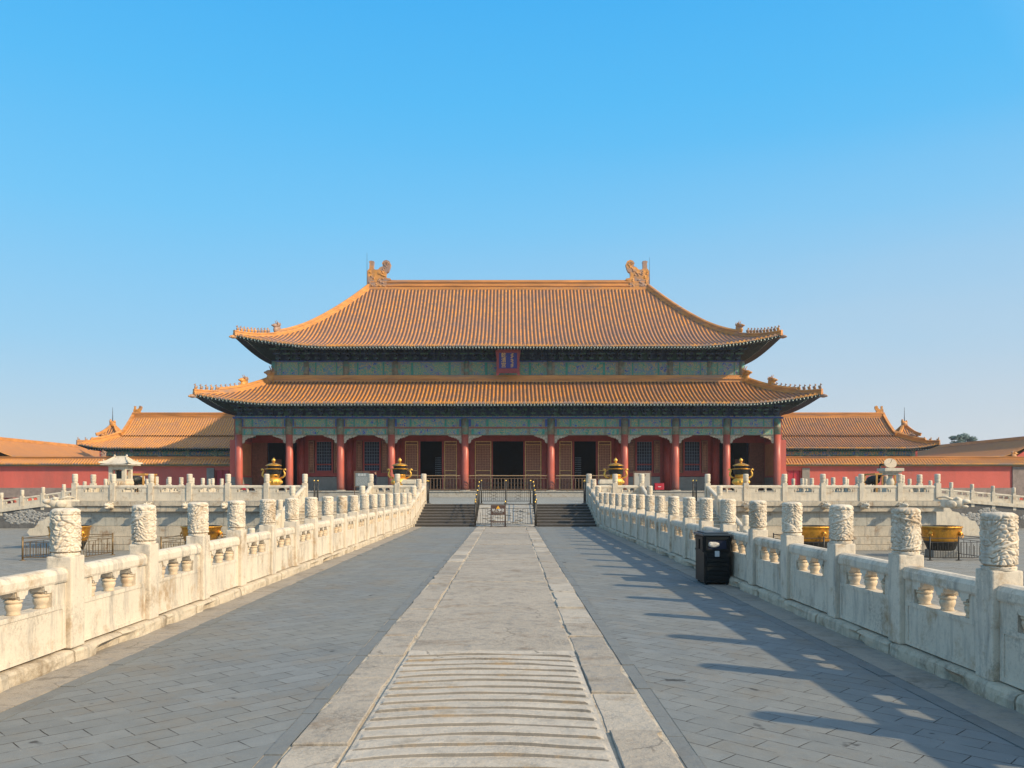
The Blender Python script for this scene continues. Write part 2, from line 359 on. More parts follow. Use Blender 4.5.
M_step = simple('dark_stair_covering', (.06,.052,.045), .75, var=.35, scale=4, streak=(.2,1,3))
M_nose = simple('stair_nosing', (.13,.115,.10), .7, var=.4, scale=6)
M_bin = simple('black_bin_paint', (.006,.009,.010), .5, var=.3, scale=5, spec=.25)
M_binpale = simple('pale_litter', (.62,.58,.52), .7, var=.3, scale=14, bmp=.02)
M_label = simple('bin_label', (.45,.50,.52), .5, var=.3, scale=60)
M_sign = simple('brown_sign_board', (.075,.04,.028), .5, var=.1)
M_yellow = simple('warning_yellow', (.85,.42,.02), .5, var=.05)
M_white = simple('white_paint', (.75,.75,.72), .5, var=.05)
M_greytx = simple('grey_print', (.35,.36,.35), .6, var=.1)
M_board = simple('grey_info_panel', (.17,.19,.19), .5, var=.12, scale=4)
M_boardb = simple('beige_info_panel', (.42,.37,.30), .5, var=.12, scale=4)
M_wood = simple('brown_wood_frame', (.14,.085,.05), .6, var=.3, scale=4)
M_yrail = simple('ochre_wood_rail', (.48,.25,.06), .6, var=.25, scale=5)
M_brail = simple('worn_brass_handrail', (.34,.22,.12), .5, metal=.2, var=.3, scale=4)
M_redbox = simple('red_box_paint', (.42,.015,.03), .45, var=.12)
M_navy = simple('navy_cloth', (.012,.016,.035), .9, var=.3, scale=8)
M_skin = simple('skin', (.45,.22,.14), .6, var=.1)
M_hair = simple('dark_hair', (.02,.015,.012), .7, var=.2)
M_plaque_r = simple('plaque_red_frame', (.26,.045,.05), .55, var=.3, scale=4, bmp=.03)
M_plaque_b = simple('plaque_blue_field', (.015,.03,.20), .5, var=.2, scale=5)
M_bark = simple('tree_bark', (.08,.06,.045), .9, var=.3)
M_darkwall = simple('dark_relief_wall', (.13,.125,.12), .85, var=.35, scale=2, bmp=.05)
M_relief = marble('pale_relief_stone', (.36,.35,.33), (.2,.18,.16), (.2,.2,.2), 1.4, True, .01)
def leafm():
    m, t, bs = nt('hazed_tree_foliage'); co = coords(t, False); col = mix(t, ns(t, co, .9, 4, .6), (.09,.14,.13), (.13,.19,.16)); L(t, col, bs.inputs['Base Color']); bs.inputs['Roughness'].default_value = .8; return m  # distance haze put into the colour: leaves paler and bluer
M_leaf = leafm()

# ------------------------------------------------------------------ levels
ZC = -1.39          # courtyard
ZT = .907           # terrace
ZP = 1.45           # hall platform

# ------------------------------------------------------------------ ground
def quadsheet(mb, x0, x1, y0, y1, z, rot=0., mi=0, nx=1, ny=1):
    c, s = math.cos(rot), math.sin(rot)
    for i in range(nx):
        for j in range(ny):
            xa, xb = x0+(x1-x0)*i/nx, x0+(x1-x0)*(i+1)/nx; ya, yb = y0+(y1-y0)*j/ny, y0+(y1-y0)*(j+1)/ny
            vs = [(xa,ya,z),(xb,ya,z),(xb,yb,z),(xa,yb,z)]
            mb.add(vs, [(0,1,2,3)], mi, [(x*c+y*s, -x*s+y*c) for x, y, _ in vs])
g = MB(); quadsheet(g, -250, 250, -60, 420, ZC, 0)
tag(g.build('ground', M_court), kind='structure')
# walk body with marble sides
WK = 4.42
g = MB(); g.box(-WK, WK, -12, 36.4, ZC-.05, -.004)
tag(g.build('walk_base', M_terr), kind='structure')
for sx, rot in ((-1, R(45)), (1, R(-45))):
    g = MB(); a, b = sorted((sx*1.38, sx*3.52)); quadsheet(g, a, b, -12, 36.4, 0.0, rot)
    tag(g.build('brick_paving', M_brick), kind='structure')
    # border course and kerb-side stone strip, laid piece by piece
    g = MB(); y = -12.
    while y < 36.3:
        l = random.uniform(.42, .52); dz = random.uniform(-.006, .006)
        a, b = sorted((sx*3.525, sx*3.66)); g.box(a, b, y+.003, min(y+l, 36.4)-.003, -.03, .003+dz, 0)
        a, b = sorted((sx*1.262, sx*1.375)); g.box(a, b, y+.003, min(y+l, 36.4)-.003, -.03, .004-dz, 0)
        y += l
    tag(g.build('border_course', M_slab_b), kind='structure')
    g = MB(); y = -12.
    while y < 36.3:
        l = random.uniform(1.1, 1.9)
        a, b = sorted((sx*3.665, sx*4.10)); g.box(a, b, y+.004, min(y+l, 36.4)-.004, -.03, .006+random.uniform(-.003,.004), 0)
        y += l
    tag(g.build('edge_paving', M_slab_g), kind='structure')
g = MB(); quadsheet(g, -1.27, 1.27, -12, 36.4, -.022)
tag(g.build('joint_bed', M_joint), kind='structure')
def slab(mb, x0, x1, y0, y1, z, mi=0, rag=.010, tilt=.004):
    """worn stone slab: ragged outline, rounded arris, slightly tilted top"""
    pts = []; sd = random.uniform(0, 90); st = .09
    def edge(ax, ay, bx, by, nx, ny):
        n = max(2, int(math.hypot(bx-ax, by-ay)/st))
        for i in range(n):
            t = i/n; x = ax+(bx-ax)*t; y = ay+(by-ay)*t
            d = rag*(noise.noise(Vector((x*4+sd, y*4, 1)))*.9 + noise.noise(Vector((x*13, y*13+sd, 4)))*.5) + rag*.3
            c = max(0, noise.noise(Vector((x*2.1+sd, y*2.1, 7)))-.28)*.10
            pts.append((x+nx*(d+c), y+ny*(d+c)))
    edge(x0,y0,x1,y0,0,1); edge(x1,y0,x1,y1,-1,0); edge(x1,y1,x0,y1,0,-1); edge(x0,y1,x0,y0,1,0)
    cx, cy = (x0+x1)/2, (y0+y1)/2; tx, ty = random.uniform(-tilt, tilt), random.uniform(-tilt, tilt); n = len(pts)
    Z = lambda x, y: z + tx*(x-cx)/(x1-x0)*2 + ty*(y-cy)/(y1-y0)*2
    k = lambda p, e: (p[0]+(cx-p[0])/max(.01, math.hypot(cx-p[0], cy-p[1]))*e, p[1]+(cy-p[1])/max(.01, math.hypot(cx-p[0], cy-p[1]))*e)
    top = [k(p, .011) for p in pts]
    vs = [(p[0], p[1], -.09) for p in pts] + [(p[0], p[1], Z(*p)-.008) for p in pts] + [(p[0], p[1], Z(*p)) for p in top]
    fs = [(i, (i+1)%n, n+(i+1)%n, n+i) for i in range(n)] + [(n+i, n+(i+1)%n, 2*n+(i+1)%n, 2*n+i) for i in range(n)] + [tuple(range(2*n, 3*n))]
    mb.add(vs, fs, mi)
# side slabs of the central way: the pieces are laid stone
g = MB()
for sx in (-1, 1):
    y = -12.
    while y < 36.3:
        l = random.uniform(.7, 1.35); k = random.random(); y1 = min(y+l, 36.4)
        mi = 0 if k < .6 else (1 if k < .82 else 2)
        a = .862 if sx > 0 else .875
        x0, x1 = sorted((sx*(a+random.uniform(-.004,.016)), sx*(1.257+random.uniform(-.022,.002))))
        slab(g, x0, x1, y+.008, y1-.008, .012+random.uniform(-.010,.012), mi)
        y = y1
tag(g.build('side_slab_paving', [M_slab, M_slab_l, M_slab_g]), kind='structure')
g = MB()
js = [8.62, 11.9, 14.9, 17.3, 19.4, 21.2, 24.9, 27.2, 31.0, 33.4, 36.4]
for a, b in zip(js[:-1], js[1:]):
    slab(g, -.855, .85, a+.010, b-.010, .014+random.uniform(-.010,.010), random.choice((0,0,0,2)), .012)
for a, b in ((-12,-6),(-6,-1.5),(-1.5,2.2)):
    g.box(-.85, .845, a+.006, b-.006, -.1, .014, 0, .006)
tag(g.build('centre_slab_paving', [M_slab, M_slab_l, M_slab_g]), kind='structure')
# ridged ramp stone
def washboard():
    """ridged stone: rows of the mesh follow each bowed ridge"""
    g = MB(); nx = 70; P = .226; rows = [(8.61,.013,0),(8.48,.010,0)]
    v = 8.40
    while v > 2.4:
        rows += [(v,.032,0),(v-.003,.030,1),(v-.014,.011,1),(v-.022,.009,0),(v-.05,.014,0),(v-.12,.022,0),(v-P+.03,.030,0)]; v -= P
    rows += [(2.2,.012,0)]
    vs = []; fs = []; mi = []
    for r, (v, z, k) in enumerate(rows):
        for i in range(nx+1):
            x = -.85+1.695*i/nx; w = min(1, max(0, (8.61-v)/.2)) if v > 8.41 else 1
            if v < 2.3: w = 0
            id_ = round((8.40-v)/P-.3)
            y = v - w*(.11*(x/.8)**2) + w*.022*noise.noise(Vector((x*1.6, id_*3.1, 2)))
            e = min(1, max(0, (.83+.02*noise.noise(Vector((id_*2.7, x > 0, 1)))-abs(x+.01))/.03))
            wear = min(1, .85+.7*noise.noise(Vector((x*1.9, id_*1.7, 9))))
            zz = .013 + (z-.013)*e*max(.45, wear) + .004*noise.noise(Vector((x*3, y*3, 5)))
            vs.append((x, y, zz))
    for r in range(len(rows)-1):
        for i in range(nx):
            a = r*(nx+1)+i; x = -.85+1.695*(i+.5)/nx; id_ = round((8.40-rows[r][0])/P-.3)
            dirty = (rows[r][2] and rows[r+1][2]) and abs(x+.01) < .815
            g.add([vs[a], vs[a+1], vs[a+nx+2], vs[a+nx+1]], [(0,1,2,3)], 1 if dirty else 0)
    return g
tag(washboard().build('ridged_paving', [M_wash, M_groove]), kind='structure')

# terrace body
TF = 41.4; TX = 21.7
def terrace():
    g = MB()
    g.box(-TX+.3, TX-.3, TF+.3, 64, ZC-.05, ZT-.006, 1)
    g.box(-33, 33, 64, 150, ZC-.05, ZT-.01, 1)
    # layered front and side faces (projection, z0, z1, material)
    lay = [(.16,.80,1.045,0),(.08,.52,.795,0),(-.16,-.20,.515,1),(.04,-.72,-.205,0),(.16,-1.10,-.725,0),(.26,ZC,-1.105,0)]
    for p, z0, z1, mi in lay:
        x = -TX-p
        while x < TX+p-.01:
            l = random.uniform(1.3, 2.4); x1 = min(x+l, TX+p)
            if TX+p-x1 < .5: x1 = TX+p
            if x < -4.4 < x1: x1 = -4.4
            if x < 4.4 < x1 and x > -4.4+.01: x1 = 4.4
            dz = random.uniform(0,.006)
            if not (abs((x+x1)/2) < 4.39 and z0 > .7):
                g.box(x+.004, x1-.004, TF-p-random.uniform(0,.02), TF+.6, z0+.003, z1-.003-dz, mi, .012)
            x = x1
        for sx in (-1, 1):
            y = TF+.6
            while y < 64:
                y1 = min(y+random.uniform(1.4,2.4), 64); a, b = sorted((sx*(TX+p), sx*(TX-.35)))
                g.box(a, b, y+.004, y1-.004, z0+.003, z1-.003, mi, .012); y = y1
    return g
t = terrace().build('terrace', [M_terr, M_terr2]); tag(t, kind='structure')
g = MB(); quadsheet(g, -TX+.45, TX-.45, TF-.15, 64, ZT); quadsheet(g, -33, 33, 64, 76, ZT)
tag(g.build('terrace_paving', M_terrpav), kind='structure')

# ------------------------------------------------------------------ marble balustrade kit (local origin = post foot)
def head_fn(th, z, H, seed):
    """carved cloud-and-dragon relief, metres"""
    x, y = math.cos(th)*1.0, math.sin(th)*1.0
    w = noise.noise(Vector((x*1.3+seed, y*1.3, z*5)))
    q = Vector((x*1.9+.3*w+seed, y*1.9, z*21+.9*w+.6*math.sin(3*th+seed)))
    dist, pts = noise.voronoi(q)
    e = dist[1]-dist[0]
    d = .012*min(1., e/.26) - .009 + .004*math.cos(dist[0]*14)*min(1., e/.3)
    d += .0025*noise.noise(Vector((x*9, y*9+seed, z*60)))
    c = (th + 2.2*math.sin(z/H*5.2+seed) + .3*w) % (2*PI); c = min(c, 2*PI-c)            # dragon body winding round
    if c < .30: d = max(d, .011*math.sqrt(max(0, 1-(c/.30)**2)) - .002 + .0015*math.cos(z*230))
    if abs(z/H-.86) < .012: d -= .006
    return d
def head_mesh(r=.134, H=.466, n=120, m=100, seed=1.):
    g = MB(); vs = []; fs = []; uv = []
    for j in range(m+1):
        z = H*j/m; t = j/m
        base = r
        if t < .05: base = r*.97
        elif t < .10: base = r*(.90+.10*math.cos((t-.05)/.05*PI*2)) 
        if t > .93: base = r*math.sqrt(max(0.02, 1-((t-.93)/.075)**2*.55))
        for i in range(n):
            th = 2*PI*i/n
            k = 0 if (t < .05) else (1 if t < .90 else max(0,(1-t)/.10))
            d = head_fn(th, z, H, seed)*k
            rr = base + d
            vs.append((rr*math.cos(th), rr*math.sin(th), z))
    for j in range(m):
        for i in range(n): fs.append((j*n+i, j*n+(i+1)%n, (j+1)*n+(i+1)%n, (j+1)*n+i))
    vs.append((0,0,H+.004)); c = len(vs)-1
    for i in range(n): fs.append((m*n+i, m*n+(i+1)%n, c))
    g.add(vs, fs, 0, None, True); return g.mesh('finial', M_marble, False)
HEADS = [head_mesh(seed=s) for s in (1., 4.3, 8.7, 13.1, 17.9, 22.4)]
def head_lo():
    g = MB(); g.lathe([(.12,0),(.12,.03),(.108,.05),(.136,.08),(.137,.16),(.128,.19),(.139,.22),(.139,.32),(.13,.35),(.139,.38),(.137,.43),(.11,.463),(0.001,.466)], n=14)
    m = g.mesh('finial', M_marble_far)
    return m
HEAD_LO = head_lo()
def body_mesh(mat, hi=True, ext=0.):
    g = MB(); g.box(-.125,.125,-.125,.125,-ext,.894,0,.014 if hi else .01)
    if hi:   # sunk panel lines on each face
        pass
    return g.mesh('post', mat)
BODY = body_mesh(M_marble); BODY_LO = body_mesh(M_marble_far, False)
BODY_SL = body_mesh(M_marble, True, .35); BODY_SL_LO = body_mesh(M_marble_far, False, .4)

def panel_mesh(Ln, dz, hi=True):
    """panel from x=0..Ln, rising dz; returns (panel mesh, list of vase x offsets)"""
    g = MB(); k = dz/Ln; mat = M_marble if hi else M_marble_far
    oh = min(.50, Ln*.36); cx = Ln/2; vx = [cx-oh*.86, cx, cx+oh*.86] if Ln > .9 else [cx-oh*.5, cx+oh*.5]
    ob, ot = .44, .69
    # hole outline with cloud-shaped hangings over each vase
    bot = [(cx-oh, ob), (cx+oh, ob)]
    top = []
    n = 64 if hi else 22
    for i in range(n+1):
        x = cx+oh - 2*oh*i/n; d = min(abs(x-v) for v in vx)
        h = 0
        if d < .045: h = .115
        elif d < .085: h = .075 + .02*math.sin((d-.045)/.04*PI)
        elif d < .135: h = .03 + .022*math.sin((d-.085)/.05*PI)
        elif d < .17: h = .012
        top.append((x, ot-h))
    hole = bot + top
    outer = [(.0,.012),(Ln,.012),(Ln,.70),(0,.70)]
    sh = lambda P: [(x, z+k*x) for x, z in P]
    g.plate(sh(outer), [sh(hole)], -.068, .068)
    # thicker rounded hand rail and base fillet
    prof = [(-.085,.655),(.085,.655),(.092,.675),(.092,.735),(.07,.775),(.03,.79),(-.03,.79),(-.07,.775),(-.092,.735),(-.092,.675)]
    vs = [(x, y, z+k*x) for x in (0.002, Ln-.002) for y, z in prof]; m = len(prof)
    g.add(vs, [tuple(range(m)), tuple(range(2*m-1, m-1, -1))] + [(i, (i+1)%m, m+(i+1)%m, m+i) for i in range(m)])
    for s in (-1, 1):     # raised frame lines of the lower board
        y0, y1 = sorted((s*.066, s*.076))
        for a, b, z0, z1 in ((.02,Ln-.02,.014,.055),(.02,Ln-.02,.40,.442),(.02,.075,.055,.40),(Ln-.075,Ln-.02,.055,.40)):
            vs = [(x, y, z+k*x) for x in (a, b) for y in (y0, y1) for z in (z0, z1)]
            g.add(vs, [(0,1,3,2),(4,6,7,5),(0,4,5,1),(2,3,7,6),(0,2,6,4),(1,5,7,3)])
        if hi:      # hanging cloud blocks stand a little proud
            for v in vx:
                y0, y1 = sorted((s*.06, s*.082))
                P = [(v-.13,.70),(v-.12,.655),(v-.085,.65),(v-.075,.61),(v-.045,.605),(v-.035,.58),(v+.035,.58),(v+.045,.605),(v+.075,.61),(v+.085,.65),(v+.12,.655),(v+.13,.70)]
                g.plate(sh(P), [], y0, y1)
    return g.mesh('panel', mat), vx, k
def vase_mesh(hi):
    g = MB(); n = 20 if hi else 8
    g.lathe([(.052,0),(.058,.012),(.052,.028),(.060,.045),(.070,.072),(.069,.095),(.060,.106),(.075,.114),(.077,.130),(.062,.138),(.040,.150),(.036,.168),(.050,.2)], n=n)
    return g.mesh('baluster', M_vase if hi else M_marble_far)
VASE = vase_mesh(True); VASE_LO = vase_mesh(False)
_pc = {}
def balustrade(name, label, posts, hi=True, group=None, cat='balustrade', slope_body=False, kerb=None, vases=True):
    t = thing(name, label, cat, tuple(posts[0]), 0, group); o = Vector(posts[0])
    for i, p in enumerate(posts):
        p = Vector(p)-o
        b = inst('post', (BODY_SL if slope_body else BODY) if hi else (BODY_SL_LO if slope_body else BODY_LO), t, p)
        h = inst('finial', random.choice(HEADS) if hi else HEAD_LO, b, (0,0,.894), random.uniform(0, 6.28))
        b.rotation_euler = (0, 0, random.uniform(-.008,.008))
    for a, b in zip(posts[:-1], posts[1:]):
        a = Vector(a)-o; b = Vector(b)-o; d = b-a; ln = math.hypot(d.x, d.y); L_ = ln-.246
        key = (round(L_,2), round(d.z,2), hi)
        if key not in _pc: _pc[key] = panel_mesh(L_, d.z*L_/ln, hi)
        me, vx, k = _pc[key]
        u = Vector((d.x, d.y, 0)).normalized(); st = a + u*.123; st.z = a.z + d.z*.123/ln
        p = inst('panel', me, t, st, math.atan2(d.y, d.x))
        if vases:
            for v in vx: inst('baluster', VASE if hi else VASE_LO, p, (v, 0, .438+k*v))
    return t
def kerb_blocks(parent, x0, x1, y0, y1, z1, mat=M_kerb, rough=.018, face=1):
    """row of worn kerb stones along y, chipped along their lower edge"""
    g = MB(); y = y0; sd = x0*3
    while y < y1-.05:
        l = random.uniform(.75, 1.5); ye = min(y+l, y1)
        if y1-ye < .3: ye = y1
        n = max(4, int((ye-y)/.07)); prof = 7; vs = []; fs = []
        off = random.uniform(-.006,.012); hz = random.uniform(-.006,.004)
        for j in range(n+1):
            yy = y+.012+(ye-y-.024)*j/n; e = min(j, n-j)/n; er = .018*math.exp(-(e*n*.9)**2)
            for i in range(prof):
                q = [(0,-.02),(0,.03),(0,.07),(.004,z1-.035),(.02,z1-.008),(.05,z1),(abs(x1-x0),z1)][i]
                nn = noise.noise(Vector((yy*2.3, q[1]*9+sd, 3.7))) ; n2 = noise.noise(Vector((yy*7, q[1]*20+sd, 9)))
                chip = max(0, noise.noise(Vector((yy*1.7+sd*5, 1.3, 0)))-.12)*.22 if i < 3 else 0
                dx = q[0] + er + (nn*rough + n2*rough*.6 if i < 6 else 0) + chip + off
                x = x0 + (dx if i < 6 else q[0])*(1 if x1 > x0 else -1)
                vs.append((x, yy, q[1] + (hz if i > 2 else 0) - (er*.6 if i in (4,5) else 0)))
        for j in range(n):
            for i in range(prof-1):
                a = j*prof+i; fs.append((a, a+1, a+prof+1, a+prof))
        fs.append(tuple(range(prof))); fs.append(tuple(n*prof+i for i in reversed(range(prof))))
        g.add(vs, fs, 0, None, False); y = ye
    o = g.build('kerb_stone', mat); o.parent = parent; o.matrix_parent_inverse = Matrix.Translation(-Vector(parent.location))
    return o
PS = 1.727
YS = {1: [3322/x for x in (488.7,395.8,331.1,282,247.9,218,196,179.2,163.6,150,139.8,130.3,122.5,115.4,108.8,102.4,96.8,91.9)],
      -1: [3633/x for x in (444.3,365.9,311.9,273.5,242.3,218,198.75,182.3,168,156.7,145.5,136.9,128.9,120.8,113.3,106.7,101.5)]}
def zst(y): return [.14,.14,.42,.76,1.05][0]
for sx, name, ys0, lab in ((-1, 'walk_balustrade', 8.19-3*PS, 'sunlit long white marble balustrade on the left of the walkway, climbing to the stair top'),
                           (1, 'walk_balustrade', 6.79-3*PS, 'shaded long white marble balustrade on the right of the walkway, behind the black bin')):
    ys = [YS[sx][0]-PS*k for k in (3,2,1)] + YS[sx]
    posts = [(sx*4.19, y, .14) for y in ys] + [(sx*4.17, 37.5, .42), (sx*4.15, 39.45, .76), (sx*4.13, TF+.1, 1.05)]
    t = balustrade(name, lab, posts, True, slope_body=False)
    kerb_blocks(t, sx*4.02, sx*4.42, ys[0]-.8, 36.4, .14)
    g = MB()     # sloping string stone beside the stair
    a, b = sorted((sx*3.99, sx*4.40))
    pts = [(36.4,-.3),(TF+.2,-.3),(TF+.2,1.05),(39.45,.76),(37.5,.42),(36.4,.22),(36.0,.141)]
    g.plate([(y, z) for y, z in pts], [], a, b, 0, axis='x')
    o = g.build('string_stone', M_kerb); o.parent = t; o.matrix_parent_inverse = Matrix.Translation(-Vector(t.location))

# ------------------------------------------------------------------ central stairs, imperial slope, railings
def stair(name, label, x0, x1, y0, y1, z0, z1, n, mats, cat='stairs', flip=False):
    cx = (x0+x1)/2
    t = thing(name, label, cat, (cx, y0, z0))
    for i in range(n):
        g = MB(); ya = (y1-y0)*i/n; zb = (z1-z0)*(i+1)/n
        g.box(x0-cx, x1-cx, ya, (y1-y0)*(i+1)/n+ .02*(i<n-1), -.3, zb-.022, 0)
        g.box(x0-cx+.002, x1-cx-.002, ya-.02, (y1-y0)*(i+1)/n, zb-.021, zb, 1, .005)
        g.build('step', mats, t)
    return t
stair('stair_flight', 'left flight of low dark steps up to the terrace, in sunlight', -3.99, -1.36, 36.42, TF-.18, 0, ZT, 8, [M_step, M_nose])
stair('stair_flight', 'right flight of low dark steps up to the terrace, in the balustrade shadow', 1.36, 3.99, 36.42, TF-.18, 0, ZT, 8, [M_step, M_nose])
g = MB()
g.plate([(36.42,-.2),(TF-.1,-.2),(TF-.1,ZT+.004),(36.42,.03)], [], -1.32, 1.32, 0, axis='x')
nrm = (ZT-.03)/(TF-.1-36.42)
for i in range(26):      # shallow carved bosses on the slab
    x = random.uniform(-1.1,1.1); y = random.uniform(36.9, TF-.6); r = random.uniform(.10,.2)
    z = .022+(y-36.42)*nrm; g.ell((x,y,z), (r,r*1.2,.018), 0, 12, 6)
tag(g.build('carved_slope', M_plat), 'carved pale stone slab sloping between the two stair flights', 'carved slab')

def rail_panel(mb, a, b, h, post_r=.03, nbar=9, lat=True):
    """railing between a and b (posts not included)"""
    a = Vector(a); b = Vector(b); up = Vector((0,0,1))
    for z, w in ((h*.93,.028),(h*.76,.02),(h*.12,.028)):
        mb.bar(a+up*z, b+up*z, w, w)
    for i in range(1, nbar+1):
        t = i/(nbar+1); p = a.lerp(b, t)
        if lat and abs(t-.5) < .17: 
            mb.bar(p+up*h*.12, p+up*h*.76, .012, .012); continue
        mb.bar(p+up*h*.12, p+up*h*(.76 if i%2 else .60), .016, .016)
    if lat:
        for k in range(4):
            z0 = h*(.16+.15*k)
            pa = a.lerp(b, .36); pb = a.lerp(b, .64)
            mb.bar(pa+up*z0, pb+up*(z0+h*.13), .012, .012); mb.bar(pb+up*z0, pa+up*(z0+h*.13), .012, .012)
def railing(name, label, pts, h=1.1, mat=None, knob=True, group=None, cat='railing', nbar=9, lat=True, foot=True, pr=.033):
    mat = mat or M_iron
    o = Vector(pts[0]); t = thing(name, label, cat, tuple(o), 0, group)
    for p in pts:
        p = Vector(p)-o
        g = MB(); g.tube([p, p+Vector((0,0,h))], pr, 8)
        if foot: g.lathe([(.13,0),(.13,.015),(.05,.03),(.035,.05)], tuple(p), 10)
        q = g.build('post', mat, t)
        if knob:
            k = MB(); k.ell(p+Vector((0,0,h+.045)), (.04,.04,.045)); k.build('knob', M_knob, q)
    for a, b in zip(pts[:-1], pts[1:]):
        g = MB(); rail_panel(g, Vector(a)-o, Vector(b)-o, h, nbar=nbar, lat=lat); g.build('rail_panel', mat, t)
    return t
railing('barrier', 'low iron barrier at the foot of the carved slope, behind the brown sign', [(-1.33,36.3,0.0),(-.02,36.3,0),(1.29,36.3,0)], 1.05, nbar=11)
railing('barrier', 'iron barrier with three brass knobs across the top of the carved slope', [(-1.25,TF+.25,ZT),(-.02,TF+.25,ZT),(1.21,TF+.25,ZT)], 1.12, nbar=11)
for sx, w in ((-1,'left'),(1,'right')):
    P = [(sx*1.345, 36.75+i*1.13, .07+(i*1.13+.3)*.178) for i in range(5)]
    railing('barrier', 'sloping iron railing along the %s edge of the carved slope' % w, P, 1.02, nbar=5, lat=False, foot=False)
# brown warning sign standing in front of the lower barrier
def text_mesh(body, size, mat, parent, loc, extrude=.002, rot=(R(90),0,0), name='lettering', align='CENTER'):
    c = bpy.data.curves.new(name, 'FONT'); c.body = body; c.size = size; c.extrude = extrude; c.align_x = align; c.align_y = 'CENTER'
    o = bpy.data.objects.new(name, c); S.collection.objects.link(o)
    bpy.context.view_layer.update()
    dg = bpy.context.evaluated_depsgraph_get(); me = bpy.data.meshes.new_from_object(o.evaluated_get(dg))
    bpy.data.objects.remove(o); me.materials.clear(); me.materials.append(mat)
    q = bpy.data.objects.new(name, me); S.collection.objects.link(q); q.parent = parent; q.location = loc; q.rotation_euler = rot
    return q
t = thing('warning_sign', 'brown sign with yellow warning triangle and white lettering at the foot of the stairs', 'sign', (-.33, 36.05, 0), 0)
g = MB(); g.box(-.31,.31,-.012,.012,.53,.96,0,.006); g.box(-.31,.31,-.012,.012,.20,.26,0); g.build('sign_board', M_sign, t)
g = MB(); g.tube([(-.30,.03,0),(-.30,.03,.94)], .018); g.tube([(.30,.03,0),(.30,.03,.94)], .018); g.bar((-.36,0,.012),(.36,0,.012),.12,.02); g.build('sign_frame', M_sign, t)
g = MB(); g.plate([(-.085,.80),(.085,.80),(0,.935)], [], -.020, -.013); g.build('warning_triangle', M_yellow, t)
text_mesh('!', .1, M_sign, t, (0,-.022,.845))
text_mesh('禁止攀登', .135, M_white, t, (0,-.016,.73))
text_mesh('NO CLIMBING', .062, M_greytx, t, (0,-.016,.625))

# ------------------------------------------------------------------ terrace balustrades
zb = 1.047; yb = TF+.08
def seg(xs, sx): return [(sx*x, yb, zb) for x in xs]
SIDE = [43.3+1.93*i for i in range(11)]
for sx, w in ((-1,'left'),(1,'right')):
    xs = [10.06, 11.97, 13.90, 15.82, 17.74, 19.64, 21.55]
    posts = seg(xs, sx) + [(sx*21.55, y, zb) for y in SIDE]
    balustrade('terrace_balustrade', 'weathered marble balustrade around the outer %s corner of the terrace' % w, posts, False)
    balustrade('terrace_balustrade', 'short marble balustrade at the terrace edge between the centre and %s stairs' % w, seg([4.13+1.31,6.77], sx) , False)
    # the panel next to the centre stair
    o = [x for x in bpy.data.objects if x.name.startswith('terrace_balustrade')][-1]
for sx, w in ((-1,'left'),(1,'right')):
    balustrade('terrace_balustrade', 'single marble panel at the terrace edge right beside the centre stair, %s side' % w, [(sx*4.42, yb, zb),(sx*5.18, yb, zb)], False) if False else None
    g = MB(); Lp = 5.44-4.13-.25
    me, vx, k = panel_mesh(Lp, 0, False)
    t = [x for x in bpy.data.objects if x.get('label','').startswith('short marble balustrade') and x['label'].split()[-2] == w][0]
    x0 = 4.255 if sx > 0 else -5.315
    p = inst('panel', me, t, Vector((x0, yb, zb))-t.location)
    for v in vx: inst('baluster', VASE_LO, p, (v,0,.438))
# side stairs (towards the camera) and their rails
for sx, w in ((-1,'left'),(1,'right')):
    a, b = sorted((sx*6.92, sx*9.90))
    stair('stone_stair', 'weathered stone stairs from the courtyard up to the terrace, %s of the walkway' % w, a, b, 33.0, TF-.2, ZC, ZT, 16, [M_terr, M_marble_far])
    for xr, ww in ((6.77,'inner'),(10.06,'outer')):
        P = [(sx*xr, 39.1, .45), (sx*xr, 36.95, -.17), (sx*xr, 34.8, -.79), (sx*xr, 32.9, ZC+.14)]
        t = balustrade('stair_balustrade', 'sloping marble balustrade on the %s side of the %s courtyard stairs' % (ww, w), P, False, slope_body=True)
        me, vx, k = panel_mesh(TF-39.1-.2, (zb-.45)*.92, False)
        p = inst('panel', me, t, (0,.123,.03), R(90))
        for v in vx: inst('baluster', VASE_LO, p, (v,0,.438+k*v))
        g = MB(); g.plate([(32.3,ZC-.05),(TF,ZC-.05),(TF,1.04),(39.1,.45),(32.9,-1.24),(32.3,-1.28)], [], sx*xr-.19, sx*xr+.19, 0, axis='x')
        o = g.build('string_stone', M_terr, t); o.location = -t.location
